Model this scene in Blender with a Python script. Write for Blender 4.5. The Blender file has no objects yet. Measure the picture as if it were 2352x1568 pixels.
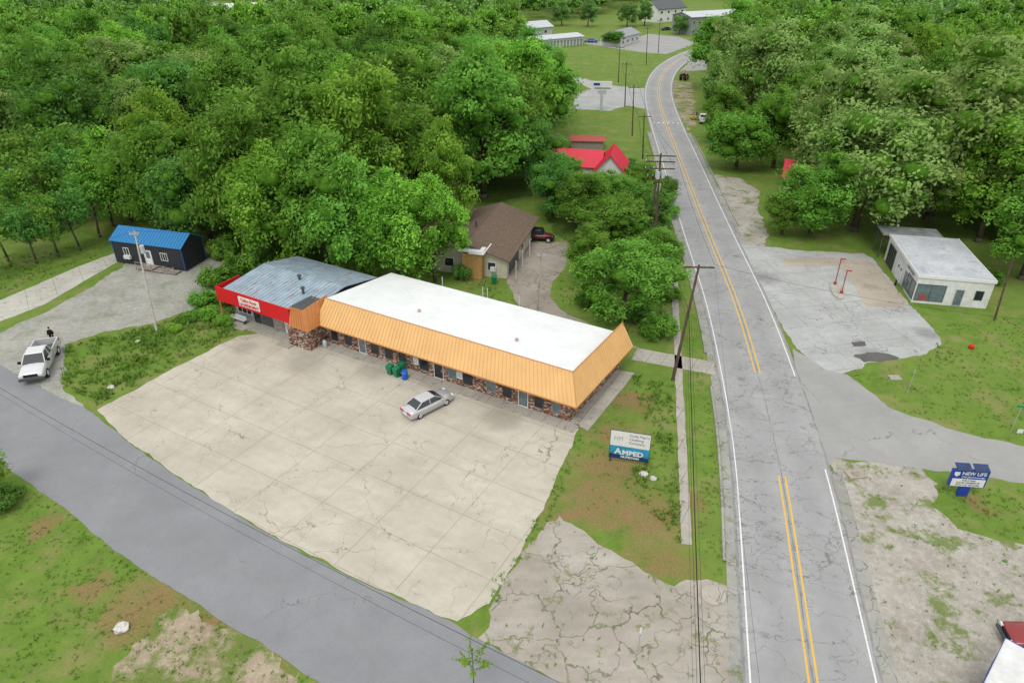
import bpy, bmesh, math, random
import numpy as np
from mathutils import Vector, Matrix
random.seed(7); rng=np.random.default_rng(7)
SC=bpy.context.scene; C=SC.collection
F=1600.;TH=math.radians(30);S,K=math.sin(TH),math.cos(TH);HC=38.
R=math.radians; PI=math.pi
def G(u,v,z=0.):
    vy=(v-784)/F; d=(HC-z)/(S+vy*K); return (d*(u-1176)/F, d*(K-vy*S))
def G3(u,v,z=0.):
    a=G(u,v,z); return (a[0],a[1],z)
def hgt(Y,v):
    vy=(v-784)/F; return HC-Y*(S+vy*K)/(K-vy*S)
# ------------------------------------------------------------ mesh helpers
class MB:
    def __init__(s,xf=None): s.v=[];s.f=[];s.xf=xf
    def add(s,vs,fs):
        n=len(s.v); s.v+=[tuple(s.xf(p)) if s.xf else tuple(p) for p in vs]; s.f+=[tuple(i+n for i in f) for f in fs]; return s
    def hexa(s,b,t):
        return s.add(list(b)+list(t),[(3,2,1,0),(4,5,6,7),(0,1,5,4),(1,2,6,5),(2,3,7,6),(3,0,4,7)])
    def box(s,x0,x1,y0,y1,z0,z1):
        return s.hexa([(x0,y0,z0),(x1,y0,z0),(x1,y1,z0),(x0,y1,z0)],[(x0,y0,z1),(x1,y0,z1),(x1,y1,z1),(x0,y1,z1)])
    def tube(s,p,q,r0,r1=None,n=8):
        r1=r0 if r1 is None else r1
        p=Vector(p);q=Vector(q);d=(q-p).normalized()
        a=Vector((0,0,1)) if abs(d.z)<.9 else Vector((1,0,0))
        x=d.cross(a).normalized();y=d.cross(x)
        vs=[p+(x*math.cos(2*PI*i/n)+y*math.sin(2*PI*i/n))*r0 for i in range(n)]+[q+(x*math.cos(2*PI*i/n)+y*math.sin(2*PI*i/n))*r1 for i in range(n)]
        fs=[(i,(i+1)%n,n+(i+1)%n,n+i) for i in range(n)]+[tuple(range(n))[::-1],tuple(range(n,2*n))]
        return s.add(vs,fs)
    def path(s,pts,r,n=5):
        for a,b in zip(pts[:-1],pts[1:]): s.tube(a,b,r,n=n)
        return s
    def prism(s,poly,z0,z1):
        n=len(poly)
        return s.add([(p[0],p[1],z0) for p in poly]+[(p[0],p[1],z1) for p in poly],[tuple(range(n))[::-1],tuple(range(n,2*n))]+[(i,(i+1)%n,n+(i+1)%n,n+i) for i in range(n)])
    def loft(s,secs,cap=True):
        n=len(secs[0]); vs=[p for q in secs for p in q]; fs=[]
        for i in range(len(secs)-1):
            for j in range(n): fs.append((i*n+j,i*n+(j+1)%n,(i+1)*n+(j+1)%n,(i+1)*n+j))
        if cap: fs+=[tuple(range(n))[::-1],tuple(range((len(secs)-1)*n,len(secs)*n))]
        return s.add(vs,fs)
    def build(s,name,mat,parent=None,smooth=False,bevel=0):
        me=bpy.data.meshes.new(name); me.from_pydata(s.v,[],s.f); me.update()
        bm=bmesh.new(); bm.from_mesh(me); bmesh.ops.recalc_face_normals(bm,faces=bm.faces); bm.to_mesh(me); bm.free()
        if mat: me.materials.append(mat)
        if smooth:
            for p in me.polygons: p.use_smooth=True
        o=bpy.data.objects.new(name,me); C.objects.link(o)
        if parent: o.parent=parent
        if bevel:
            m=o.modifiers.new('b','BEVEL'); m.width=bevel; m.segments=2; m.limit_method='ANGLE'
        return o
def tag(o,label=None,cat=None,group=None,kind=None):
    if label: o['label']=label
    if cat: o['category']=cat
    if group: o['group']=group
    if kind: o['kind']=kind
    return o
def thing(name,label,cat,loc=(0,0,0),rz=0,group=None):
    o=bpy.data.objects.new(name,None); C.objects.link(o); o.empty_display_size=.3
    o.location=(loc[0],loc[1],loc[2] if len(loc)>2 else 0); o.rotation_euler=(0,0,rz)
    return tag(o,label,cat,group)
# ------------------------------------------------------------ material helpers
class NT:
    def __init__(s,name,rough=.9,spec=.2):
        s.m=bpy.data.materials.new(name); s.m.use_nodes=True; s.t=s.m.node_tree
        s.b=s.t.nodes['Principled BSDF']; s.b.inputs['Roughness'].default_value=rough; s.b.inputs['Specular IOR Level'].default_value=spec
        s._p=None
    def put(s,sock,val):
        if hasattr(val,'is_linked') or isinstance(val,bpy.types.NodeSocket): s.t.links.new(val,sock)
        else:
            if isinstance(val,(tuple,list)) and len(val)==3 and sock.type=='RGBA': val=(*val,1)
            sock.default_value=val
    def n(s,ty,**kw):
        nd=s.t.nodes.new(ty)
        for k,v in kw.items(): setattr(nd,k,v)
        return nd
    @property
    def pos(s):
        if not s._p: s._p=s.n('ShaderNodeNewGeometry').outputs['Position']
        return s._p
    def obj(s): return s.n('ShaderNodeTexCoord').outputs['Object']
    def uv(s): return s.n('ShaderNodeTexCoord').outputs['UV']
    def noise(s,scale,detail=4,rough=.55,vec=None,col=False):
        nd=s.n('ShaderNodeTexNoise'); s.put(nd.inputs['Vector'],vec or s.pos); nd.inputs['Scale'].default_value=scale; nd.inputs['Detail'].default_value=detail; nd.inputs['Roughness'].default_value=rough
        return nd.outputs['Color' if col else 'Fac']
    def mapr(s,x,a,b,c=0.,d=1.):
        nd=s.n('ShaderNodeMapRange'); s.put(nd.inputs[0],x)
        for i,v in enumerate((a,b,c,d)): nd.inputs[i+1].default_value=v
        return nd.outputs[0]
    def math(s,op,a,b=0.,c=0.):
        nd=s.n('ShaderNodeMath',operation=op); s.put(nd.inputs[0],a); s.put(nd.inputs[1],b); s.put(nd.inputs[2],c); return nd.outputs[0]
    def vm(s,op,a,b=(0,0,0)):
        nd=s.n('ShaderNodeVectorMath',operation=op); s.put(nd.inputs[0],a); s.put(nd.inputs[1],b)
        return nd.outputs['Value' if op in('DISTANCE','LENGTH') else 'Vector']
    def mix(s,f,a,b,mode='MIX'):
        nd=s.n('ShaderNodeMix',data_type='RGBA',blend_type=mode); s.put(nd.inputs[0],f); s.put(nd.inputs[6],a); s.put(nd.inputs[7],b); return nd.outputs[2]
    def mapping(s,vec,rot=0,scale=(1,1,1),loc=(0,0,0)):
        nd=s.n('ShaderNodeMapping'); s.put(nd.inputs[0],vec); nd.inputs[1].default_value=loc; nd.inputs[2].default_value=(0,0,rot); nd.inputs[3].default_value=scale; return nd.outputs[0]
    def sep(s,vec):
        nd=s.n('ShaderNodeSeparateXYZ'); s.put(nd.inputs[0],vec); return nd.outputs
    def warp(s,vec,scale,amt):
        c=s.noise(scale,3,.6,vec,True); d=s.vm('SUBTRACT',c,(.5,.5,.5)); d=s.vm('MULTIPLY',d,(amt,amt,0)); return s.vm('ADD',vec,d)
    def crack(s,vec,scale,w,warp=(.5,1.5)):
        v=s.warp(vec,*warp) if warp else vec
        nd=s.n('ShaderNodeTexVoronoi',feature='DISTANCE_TO_EDGE'); s.put(nd.inputs['Vector'],v); nd.inputs['Scale'].default_value=scale
        return s.mapr(nd.outputs['Distance'],w*scale*.35,w*scale,1,0)
    def blobs(s,lst,warp=(.35,5.)):
        v=s.warp(s.pos,*warp); r=None
        for x,y,rad in lst:
            d=s.vm('DISTANCE',v,(x,y,0)); m=s.mapr(d,rad*.45,rad*1.15,1,0)
            r=m if r is None else s.math('MAXIMUM',r,m)
        return r
    def out(s,col,bump=None,bs=.3,bd=.05):
        s.put(s.b.inputs['Base Color'],col)
        if bump is not None:
            nd=s.n('ShaderNodeBump'); nd.inputs['Strength'].default_value=bs; nd.inputs['Distance'].default_value=bd; s.put(nd.inputs['Height'],bump); s.t.links.new(nd.outputs[0],s.b.inputs['Normal'])
        return s.m
def plain(name,c,rough=.7,spec=.3,var=.25,scale=3.,metal=0):
    t=NT(name,rough,spec); t.b.inputs['Metallic'].default_value=metal
    n=t.noise(scale,5,.6,t.obj()); a=tuple(x*(1-var) for x in c); b=tuple(min(1,x*(1+var)) for x in c)
    return t.out(t.mix(t.mapr(n,.3,.7),a,b))
M={}
def gb(l): return [(*G(u,v),r) for u,v,r in l]
t=NT('grass_ground',.95,.1)
n1=t.noise(.09,4);n2=t.noise(.7,5,.65);n3=t.noise(6,5,.75)
col=t.mix(t.mapr(n2,.3,.7),(.062,.118,.015),(.115,.20,.026))
col=t.mix(t.mapr(n1,.45,.62,0,.35),col,(.16,.205,.05))
col=t.mix(t.mapr(n3,.35,.7,0,.55),col,(.165,.235,.05))
dry=t.math('MULTIPLY',t.mapr(t.noise(.25,6,.7),.50,.64),t.mapr(n3,.3,.6,.3,1))
col=t.mix(t.math('MULTIPLY',dry,.7),col,(.24,.19,.09))
br=t.blobs(gb([(1480,1180,3.8),(1390,1070,3.4),(1370,1150,3.6),(1520,1290,2.6),(1420,1000,2.6),(1300,1180,1.8),(1600,1150,1.2),(1450,920,2.2),(340,1400,3.2),(470,1490,4),(230,1340,1.6),(560,1540,3),(2090,770,1.5),(2240,1150,1.2),(510,600,2),(90,1215,1.2),(250,470,5),(120,500,5),(60,470,4)]))
br=t.math('MULTIPLY',br,t.mapr(n2,.25,.6,.3,.9))
col=t.mix(br,col,t.mix(t.mapr(n3,.3,.7),(.15,.09,.04),(.27,.175,.09)))
M['grass']=t.out(col,t.noise(9,4,.7),.5,.07)
def concrete(name,a,b,cr=(.07,.06,.045),rot=R(30),joint=None,cracks=((.16,.05),(.5,.03)),green=0.,crackamt=.8,blot=None,weeds=0,blotamt=.5,jamt=.8):
    t=NT(name,.9,.15)
    p=t.mapping(t.pos,rot)
    n=t.noise(.16,6,.65);n2=t.noise(1.3,6,.7);n3=t.noise(14,3,.7);ns=t.noise(.5,5,.7,t.mapping(p,0,(.35,1.4,1)))
    col=t.mix(t.mapr(n,.35,.65),a,b)
    col=t.mix(t.mapr(n2,.35,.75,0,.34),col,tuple(x*.72 for x in a))
    col=t.mix(t.mapr(ns,.45,.7,0,.34),col,tuple(x*.70 for x in a))
    col=t.mix(t.mapr(n3,.35,.7,0,.22),col,tuple(x*.6 for x in a))
    if blot: col=t.mix(t.math('MULTIPLY',t.blobs(blot,(.5,2.)),blotamt),col,tuple(x*.42 for x in a))
    cm=None
    for i,(sc,w) in enumerate(cracks):
        c=t.crack(p,sc,w,(.55,3.4) if i==0 else (1.6,1.2))
        if i>0: c=t.math('MULTIPLY',c,t.mapr(t.noise(.12+.05*i,2),.52,.60))
        c=t.math('MULTIPLY',c,t.mapr(t.noise(.6,3),.3,.6,.12,1))
        cm=c if cm is None else t.math('MAXIMUM',cm,c)
    if joint:
        pw=t.warp(p,.6,.10); xyz=t.sep(pw)
        for k,sp in enumerate(joint):
            d=t.math('MULTIPLY',t.math('ABSOLUTE',t.math('SUBTRACT',t.math('FRACT',t.math('DIVIDE',xyz[k],sp)),.5)),sp)
            c=t.mapr(d,.010,.045,jamt,0); c=t.math('MULTIPLY',c,t.mapr(t.noise(.9,3),.3,.55,.45,1)); cm=t.math('MAXIMUM',cm,c)
    ccol=cr
    if green: ccol=t.mix(t.mapr(t.noise(.8,3),.45,.6),cr,(.07,.12,.025))
    col=t.mix(t.math('MULTIPLY',cm,crackamt),col,ccol)
    if weeds:
        wm=t.math('MULTIPLY',t.mapr(t.noise(.55,6,.75,t.mapping(t.pos,0,(1,1,1),(5,9,0))),.57,.63),weeds); col=t.mix(wm,col,t.mix(t.mapr(t.noise(6,4,.7),.35,.65),(.06,.11,.015),(.18,.18,.06)))
    return t.out(col,t.math('SUBTRACT',n3,cm),.35,.03)
M['lot']=concrete('parking_concrete',(.40,.365,.295),(.495,.46,.38),cr=(.13,.105,.075),joint=(5.1,4.3),cracks=((.15,.026),(.45,.020)),crackamt=.7,jamt=.7,blot=gb([(700,830,2.5),(860,850,2),(560,800,1.5),(1150,960,2),(1000,880,1.6)]),blotamt=.4)
M['apron']=concrete('old_apron_concrete',(.28,.25,.205),(.40,.37,.32),cr=(.09,.075,.05),rot=0,cracks=((.30,.085),(.8,.035)),green=1,crackamt=.8,weeds=.7,blot=gb([(1300,1400,2),(1450,1350,1.5)]),blotamt=.2)
M['station']=concrete('station_concrete',(.32,.325,.31),(.42,.425,.41),rot=R(-12),joint=(4.5,4.5),cracks=((.25,.030),(.8,.024)),crackamt=.7,blot=gb([(2010,815,1.6),(1975,785,.7),(2130,765,1.5),(1860,600,1.6),(1760,640,2)]))
M['tanconc']=concrete('tan_concrete',(.33,.285,.225),(.42,.37,.305),rot=0,cracks=((.25,.03),),blot=gb([(1900,640,1.5),(2000,660,1.3)]),blotamt=.3)
M['walk']=concrete('sidewalk_concrete',(.31,.29,.245),(.43,.40,.345),joint=(1.5,50),cracks=((.4,.03),))
M['path']=concrete('pale_path_concrete',(.38,.365,.315),(.50,.48,.42),joint=(3.2,60),cracks=((.4,.03),),rot=R(-35))
M['kerb']=concrete('kerb_concrete',(.25,.245,.22),(.35,.345,.31),rot=0,cracks=((.5,.05),),green=1,weeds=.6)
M['drive']=concrete('driveway_concrete',(.24,.21,.17),(.35,.31,.26),cracks=((.35,.04),(.8,.035)),green=1)
def gravel(name,a,b,grn=.5,thr=(.5,.62)):
    t=NT(name,.95,.1); n=t.noise(.3,5,.65); n2=t.noise(2,5,.7); n3=t.noise(9,3,.8)
    col=t.mix(t.mapr(n,.35,.65),a,b); col=t.mix(t.mapr(n3,.35,.65,0,.45),col,tuple(x*.5 for x in a)); col=t.mix(t.mapr(n2,.45,.75,0,.5),col,tuple(min(1,x*1.3) for x in b))
    g=t.math('MULTIPLY',t.mapr(t.noise(.35,6,.75,t.mapping(t.pos,0,(1,1,1),(13,7,0))),*thr),grn)
    col=t.mix(g,col,t.mix(t.mapr(n3,.3,.7),(.07,.12,.02),(.15,.19,.04)))
    return t.out(col,n3,.6,.05)
M['gravel']=gravel('grey_gravel',(.26,.255,.225),(.37,.36,.32),.35)
M['gravelr']=gravel('tan_grey_gravel',(.28,.25,.21),(.40,.375,.33),.85,(.52,.60))
M['dirt']=gravel('tan_dirt',(.28,.215,.15),(.38,.32,.235),.95,(.44,.56))
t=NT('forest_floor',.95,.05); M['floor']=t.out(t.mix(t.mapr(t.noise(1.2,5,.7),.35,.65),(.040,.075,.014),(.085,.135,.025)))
def asphalt_uv():
    t=NT('worn_asphalt',.85,.25); uv=t.uv(); xyz=t.sep(uv)
    n=t.noise(.25,6,.65);n3=t.noise(16,3,.75);n2=t.noise(1.6,5,.65)
    col=t.mix(t.mapr(n,.3,.7),(.255,.257,.25),(.335,.337,.33)); col=t.mix(t.mapr(n3,.35,.65,0,.3),col,(.17,.17,.165)); col=t.mix(t.mapr(n2,.45,.75,0,.3),col,(.20,.20,.195))
    tr=t.math('ABSOLUTE',t.math('SUBTRACT',t.math('ABSOLUTE',xyz[0]),1.8)); tr=t.mapr(tr,.2,1.2,.25,0); col=t.mix(tr,col,(.20,.20,.198))
    c1=t.crack(t.mapping(uv,0,(.28,.42,1)),1.,.012,(2.2,1.1)); c2=t.crack(t.mapping(uv,0,(.7,1.1,1)),1.,.022,(1.8,.9))
    c2=t.math('MULTIPLY',c2,t.mapr(t.noise(.13,2),.47,.57))
    cc=t.math('ADD',xyz[0],t.mapr(t.noise(.5,3),0,1,-.12,.12)); c3=t.mapr(t.math('ABSOLUTE',cc),.02,.06,.85,0)
    c4=t.mapr(t.math('ABSOLUTE',t.math('ADD',t.math('ABSOLUTE',cc),-3.95)),.03,.12,.7,0)
    cm=t.math('MAXIMUM',t.math('MAXIMUM',c1,c2),t.math('MAXIMUM',c3,c4)); cm=t.math('MULTIPLY',cm,t.mapr(t.noise(.8,4),.3,.6,.25,1))
    col=t.mix(t.math('MULTIPLY',cm,.7),col,(.07,.07,.062))
    return t.out(col,n3,.3,.02)
M['highway']=asphalt_uv()
def asphalt(name,a,b,cr=.4):
    t=NT(name,.85,.25); n=t.noise(.2,6,.65);n3=t.noise(18,3,.75);n2=t.noise(1.4,5,.65)
    col=t.mix(t.mapr(n,.3,.7),a,b); col=t.mix(t.mapr(n3,.35,.65,0,.4),col,tuple(x*.65 for x in a)); col=t.mix(t.mapr(n2,.5,.75,0,.3),col,tuple(x*.8 for x in a))
    c=t.crack(t.pos,.12,.03,(.5,3)); c=t.math('MULTIPLY',c,t.mapr(t.noise(.2,2),.5,.56)); col=t.mix(t.math('MULTIPLY',c,cr),col,(.05,.05,.05))
    return t.out(col,n3,.3,.02)
M['asphalt']=asphalt('side_road_asphalt',(.19,.193,.199),(.245,.249,.256))
M['asphaltr']=asphalt('right_road_asphalt',(.25,.247,.235),(.33,.326,.31),.7)
M['wet']=asphalt('dark_patch_asphalt',(.075,.072,.065),(.12,.115,.105),.2)
def paintline(name,c):
    t=NT(name,.8,.2); n=t.noise(7,5,.8); n2=t.noise(.8,3)
    f=t.math('MULTIPLY',t.mapr(n,.50,.66),t.mapr(n2,.3,.7,.45,1)); return t.out(t.mix(f,c,(.28,.28,.27)))
M['white_line']=paintline('white_road_paint',(.62,.62,.60)); M['yellow_line']=paintline('yellow_road_paint',(.60,.37,.06))
def brick():
    t=NT('mottled_brick',.9,.15); o=t.obj(); x=t.sep(o); cb=t.n('ShaderNodeCombineXYZ'); t.put(cb.inputs[0],t.math('ADD',x[0],x[1])); t.put(cb.inputs[1],x[2])
    b=t.n('ShaderNodeTexBrick'); t.put(b.inputs['Vector'],cb.outputs[0]); b.inputs['Scale'].default_value=1; b.inputs['Brick Width'].default_value=.24; b.inputs['Row Height'].default_value=.09; b.inputs['Mortar Size'].default_value=.008
    b.inputs['Color1'].default_value=(.10,.038,.022,1); b.inputs['Color2'].default_value=(.26,.11,.065,1); b.inputs['Mortar'].default_value=(.20,.17,.14,1)
    sn=t.vm('MULTIPLY',cb.outputs[0],(4.2,11.,1)); w=t.n('ShaderNodeTexWhiteNoise',noise_dimensions='2D'); t.put(w.inputs['Vector'],t.vm('FLOOR',sn))
    col=t.mix(t.mapr(w.outputs['Value'],.80,.84),b.outputs['Color'],(.42,.37,.31)); col=t.mix(t.mapr(w.outputs['Value'],.14,.1),col,(.035,.02,.018))
    return t.out(col,b.outputs['Fac'],.3,.02)
M['brick']=brick()
M['tan_metal']=plain('tan_painted_metal',(.61,.37,.15),.55,.3,.07,.5)
M['terra_metal']=plain('terracotta_painted_metal',(.42,.165,.05),.5,.4,.08)
M['terra_trim']=plain('orange_trim_metal',(.46,.20,.06),.5,.4,.08)
def dirty(name,a,b,d,sc=.35,amt=.5):
    t=NT(name,.75,.2); n=t.noise(sc,5,.6); n2=t.noise(2.2,6,.75); n3=t.noise(.8,5,.7)
    c=t.mix(t.mapr(n,.35,.65),a,b); c=t.mix(t.mapr(n2,.5,.72,0,amt),c,d); return t.out(t.mix(t.mapr(n3,.55,.72,0,amt),c,d))
M['membrane']=dirty('white_membrane',(.60,.615,.60),(.66,.67,.66),(.49,.50,.47),.35,.4)
M['oldmembrane']=dirty('weathered_roof_membrane',(.34,.355,.37),(.46,.475,.49),(.22,.23,.24),.3,.7)
t=NT('rusted_metal_roof',.55,.3); o=t.obj(); n=t.noise(2.6,6,.78,t.mapping(o,0,(1,.25,1))); n2=t.noise(.7,4,.6,o)
c=t.mix(t.mapr(n2,.35,.65),(.22,.29,.34),(.30,.38,.43)); M['rustroof']=t.out(t.mix(t.mapr(n,.545,.64,0,.9),c,(.25,.11,.09)))
M['red_metal']=plain('red_painted_fascia',(.50,.010,.014),.5,.3,.06)
M['red_roof']=plain('red_metal_roof',(.56,.035,.06),.5,.3,.1)
M['rustred_roof']=plain('faded_red_metal_roof',(.34,.07,.055),.6,.3,.3)
M['blue_roof']=plain('blue_metal_roof',(.02,.16,.36),.5,.3,.1)
M['blue_trim']=plain('blue_trim',(.015,.07,.28),.5,.3,.1)
M['charcoal']=plain('charcoal_siding',(.022,.024,.029),.6,.3,.3)
M['white']=plain('white_paint',(.60,.60,.58),.6,.3,.06)
M['offwhite']=plain('weathered_white_paint',(.54,.54,.52),.7,.2,.15,1.2)
M['cream']=plain('cream_siding',(.46,.43,.34),.8,.2,.12)
M['brown_roof']=plain('brown_shingles',(.13,.095,.07),.9,.1,.3,4.)
M['stone']=plain('golden_stone',(.40,.24,.09),.9,.1,.4,5.)
M['grey']=plain('grey_paint',(.22,.23,.24),.6,.3,.15)
M['lgrey']=plain('light_grey_metal',(.40,.42,.43),.5,.4,.15)
M['mgrey']=plain('weathered_grey_sheet',(.17,.18,.175),.7,.2,.35,.8)
M['dgrey']=plain('dark_grey_metal',(.06,.062,.065),.5,.4,.2)
M['black']=plain('black_rubber',(.015,.015,.016),.8,.2,.2)
M['green_door']=plain('green_panel',(.02,.12,.07),.6,.3,.15)
M['wood']=plain('grey_wood',(.25,.22,.19),.9,.1,.3,3.)
M['pole_wood']=plain('creosote_pole_wood',(.085,.06,.045),.9,.1,.35,2.)
M['pale_pole']=plain('bleached_pole_wood',(.33,.31,.28),.9,.1,.25,2.)
M['bark']=plain('tree_bark',(.09,.075,.055),.95,.1,.35,3.)
M['bin_green']=plain('green_bin_plastic',(.01,.16,.07),.45,.4,.12)
M['barrel_blue']=plain('blue_plastic',(.01,.10,.42),.4,.4,.12)
M['galv']=plain('galvanised_steel',(.40,.42,.43),.45,.5,.12,5,.4)
M['red_post']=plain('oxide_red_paint',(.28,.05,.045),.6,.3,.25)
M['pinkcap']=plain('pink_grey_plastic',(.42,.26,.24),.6,.3,.15)
M['sign_blue']=plain('sign_blue_paint',(.015,.045,.25),.4,.4,.08)
M['sign_cyan']=plain('teal_sign_print',(.02,.22,.36),.4,.4,.4,1.5)
M['dark_navy']=plain('navy_sign_print',(.01,.03,.09),.4,.4,.3)
M['sign_green']=plain('street_sign_green',(.01,.22,.09),.4,.4,.1)
M['red_text']=plain('red_letter_paint',(.50,.01,.01),.5,.3,.05)
M['dark_text']=plain('dark_letter_paint',(.02,.02,.025),.5,.3,.05)
M['grey_text']=plain('grey_letter_paint',(.15,.15,.16),.5,.3,.05)
M['yellow']=plain('machine_yellow',(.60,.36,.02),.5,.4,.1)
M['rock']=plain('pale_rock',(.45,.44,.40),.9,.1,.3,4.)
M['silver']=plain('silver_car_paint',(.46,.46,.47),.28,.6,.03,1,.45)
M['palesilver']=plain('pale_silver_paint',(.54,.54,.54),.3,.6,.03,1,.25)
M['maroon']=plain('maroon_car_paint',(.10,.012,.02),.3,.6,.05,1)
M['dred']=plain('dark_red_car_paint',(.20,.015,.012),.3,.6,.05,1)
M['bluecar']=plain('blue_car_paint',(.015,.05,.20),.3,.6,.05,1)
M['blackcar']=plain('black_car_paint',(.012,.012,.014),.3,.6,.05,1)
M['whitecar']=plain('white_car_paint',(.62,.62,.62),.3,.6,.03,1)
M['tail']=plain('tail_light_red',(.45,.01,.01),.3,.5,.05)
M['lamp']=plain('head_light_lens',(.60,.62,.65),.15,.7,.05)
t=NT('dark_glass',.12,.6); M['glass']=t.out((.018,.024,.028))
t=NT('pale_glass',.15,.6); M['pglass']=t.out(t.mix(t.noise(1.5,2,.5,t.obj()),(.05,.07,.08),(.16,.21,.22)))
M['skin']=plain('skin',(.42,.25,.17),.6,.3,.05); M['cloth_dark']=plain('black_clothing',(.012,.013,.016),.9,.1,.2); M['hair']=plain('dark_hair',(.015,.01,.008),.8,.2,.1)
def leafmat(name,a,b,tr=.35,far=0):
    t=NT(name,.8,.05); g=t.n('ShaderNodeNewGeometry'); oi=t.n('ShaderNodeObjectInfo')
    r=g.outputs['Random Per Island']; nn=t.noise(.22,4,.6,t.pos)
    f=t.math('ADD',t.math('MULTIPLY',r,.45),t.math('MULTIPLY',t.mapr(nn,.3,.7),.55)); col=t.mix(f,a,b)
    hs=t.n('ShaderNodeHueSaturation'); t.put(hs.inputs['Color'],col); hs.inputs['Fac'].default_value=1; hs.inputs['Saturation'].default_value=.94
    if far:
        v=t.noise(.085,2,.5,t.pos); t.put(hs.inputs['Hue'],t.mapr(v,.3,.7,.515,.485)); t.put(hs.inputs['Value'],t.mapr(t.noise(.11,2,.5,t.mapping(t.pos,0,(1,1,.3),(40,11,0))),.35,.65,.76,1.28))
    else: t.put(hs.inputs['Hue'],t.mapr(oi.outputs['Random'],0,1,.487,.517)); t.put(hs.inputs['Value'],t.mapr(oi.outputs['Random'],0,1,.78,1.25))
    col=hs.outputs[0]; t.put(t.b.inputs['Base Color'],col)
    tl=t.n('ShaderNodeBsdfTranslucent'); t.put(tl.inputs[0],col); ms=t.n('ShaderNodeMixShader'); ms.inputs[0].default_value=tr
    t.t.links.new(t.b.outputs[0],ms.inputs[1]); t.t.links.new(tl.outputs[0],ms.inputs[2]); t.t.links.new(ms.outputs[0],t.t.nodes['Material Output'].inputs[0]); return t.m
M['leaf_mid']=leafmat('leaf_mid_green',(.10,.235,.020),(.19,.385,.038))
M['leaf_bright']=leafmat('leaf_bright_green',(.14,.31,.018),(.26,.47,.036))
M['leaf_dark']=leafmat('leaf_dark_green',(.068,.175,.024),(.135,.30,.045))
M['leaf_sage']=leafmat('leaf_sage_green',(.17,.29,.055),(.30,.43,.11))
M['leaf_mass']=leafmat('leaf_mass_green',(.105,.245,.026),(.21,.41,.048),.3,1)
M['leaf_far_hazed']=leafmat('leaf_far_haze_tint',(.12,.245,.055),(.22,.39,.10),.25,1)  # distance haze painted into the leaf colour: paler green for far trees
M['blade']=leafmat('grass_blades',(.08,.155,.015),(.18,.30,.035),.3)
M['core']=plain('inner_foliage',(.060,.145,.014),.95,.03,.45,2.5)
# ------------------------------------------------------------ ground and sheets
def struct(o): return tag(o,kind='structure')
struct(MB().add([(-3000,-500,0),(3000,-500,0),(3000,5000,0),(-3000,5000,0)],[(0,1,2,3)]).build('ground',M['grass']))
def rough(pts,amt=.15,step=.8,seed=1):
    rn=random.Random(seed); out=[]; ph=[rn.uniform(0,6) for _ in range(4)]; acc=0
    for i in range(len(pts)):
        a=Vector(pts[i]);b=Vector(pts[(i+1)%len(pts)]); L=(b-a).length; n=max(1,min(160,int(L/(step*.6))))
        nn=Vector((-(b-a).y,(b-a).x)).normalized() if L>0 else Vector((0,1))
        for k in range(n):
            p=a.lerp(b,k/n); am=amt*(1 if L<150 else 3); acc+=L/n
            w=am*.8*(math.sin(acc*.9+ph[0])+.7*math.sin(acc*2.3+ph[1])+.5*math.sin(acc*.37+ph[2]))*min(1,4*k/n,4*(n-k)/n)
            out.append((p.x+nn.x*w+rn.uniform(-am,am)*.7,p.y+nn.y*w+rn.uniform(-am,am)*.7))
    return out
def sheet(name,px,z,m,amt=.15,ground=None,top=None):
    pts=[G(*p) for p in px] if ground is None else ground
    pts=rough(pts,amt,seed=len(name)*7+len(pts)) if amt else pts
    n=len(pts)
    if top is None: o=MB().add([(x,y,z) for x,y in pts],[tuple(range(n))]).build(name,m)
    else: o=MB().prism(pts,0,z).build(name,m)
    return struct(o)
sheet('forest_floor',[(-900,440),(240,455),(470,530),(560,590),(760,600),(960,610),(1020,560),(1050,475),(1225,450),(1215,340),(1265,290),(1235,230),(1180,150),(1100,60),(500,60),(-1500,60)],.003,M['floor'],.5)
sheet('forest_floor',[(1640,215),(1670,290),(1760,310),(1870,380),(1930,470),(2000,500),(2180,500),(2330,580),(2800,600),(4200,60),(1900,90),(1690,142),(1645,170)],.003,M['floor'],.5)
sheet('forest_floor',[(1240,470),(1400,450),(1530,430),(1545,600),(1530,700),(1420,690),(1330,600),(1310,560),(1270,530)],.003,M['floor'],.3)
sheet('gravel_lot',[(-120,800),(0,765),(60,735),(130,705),(282,614),(300,590),(480,592),(552,622),(520,660),(470,700),(350,742),(230,765),(150,790),(140,880),(200,945),(0,845),(-120,830)],.004,M['gravel'],.22)
sheet('path',[(-100,735),(0,690),(180,612),(262,582),(276,598),(100,700),(0,738),(-100,780)],.012,M['path'],.04)
sheet('dirt_patch',[(310,1480),(400,1395),(520,1436),(640,1506),(740,1573),(640,1640),(380,1620),(250,1560)],.005,M['dirt'],.5)
sheet('side_road',[(-300,760),(-100,795),(0,838),(100,893),(210,945),(290,1012),(430,1110),(600,1217),(800,1323),(1048,1432),(1100,1467),(1290,1570),(1420,1650),(1700,1900),(1000,1900),(740,1570),(640,1503),(520,1432),(400,1353),(270,1268),(150,1168),(40,1090),(-100,990),(-300,900)],.014,M['asphalt'],.06)
sheet('old_concrete_apron',[(1288,1185),(1360,1240),(1450,1290),(1545,1345),(1625,1330),(1670,1345),(1690,1570),(1700,1700),(1500,1700),(1290,1570),(1098,1467),(1130,1385),(1200,1270),(1250,1215)],.008,M['apron'],.20)
sheet('parking_lot',[(548,772),(400,845),(222,942),(290,1010),(430,1107),(600,1214),(800,1320),(1048,1428),(1125,1385),(1195,1270),(1255,1150),(1300,1050),(1330,985),(1300,960),(660,760)],.020,M['lot'],.08)
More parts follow.
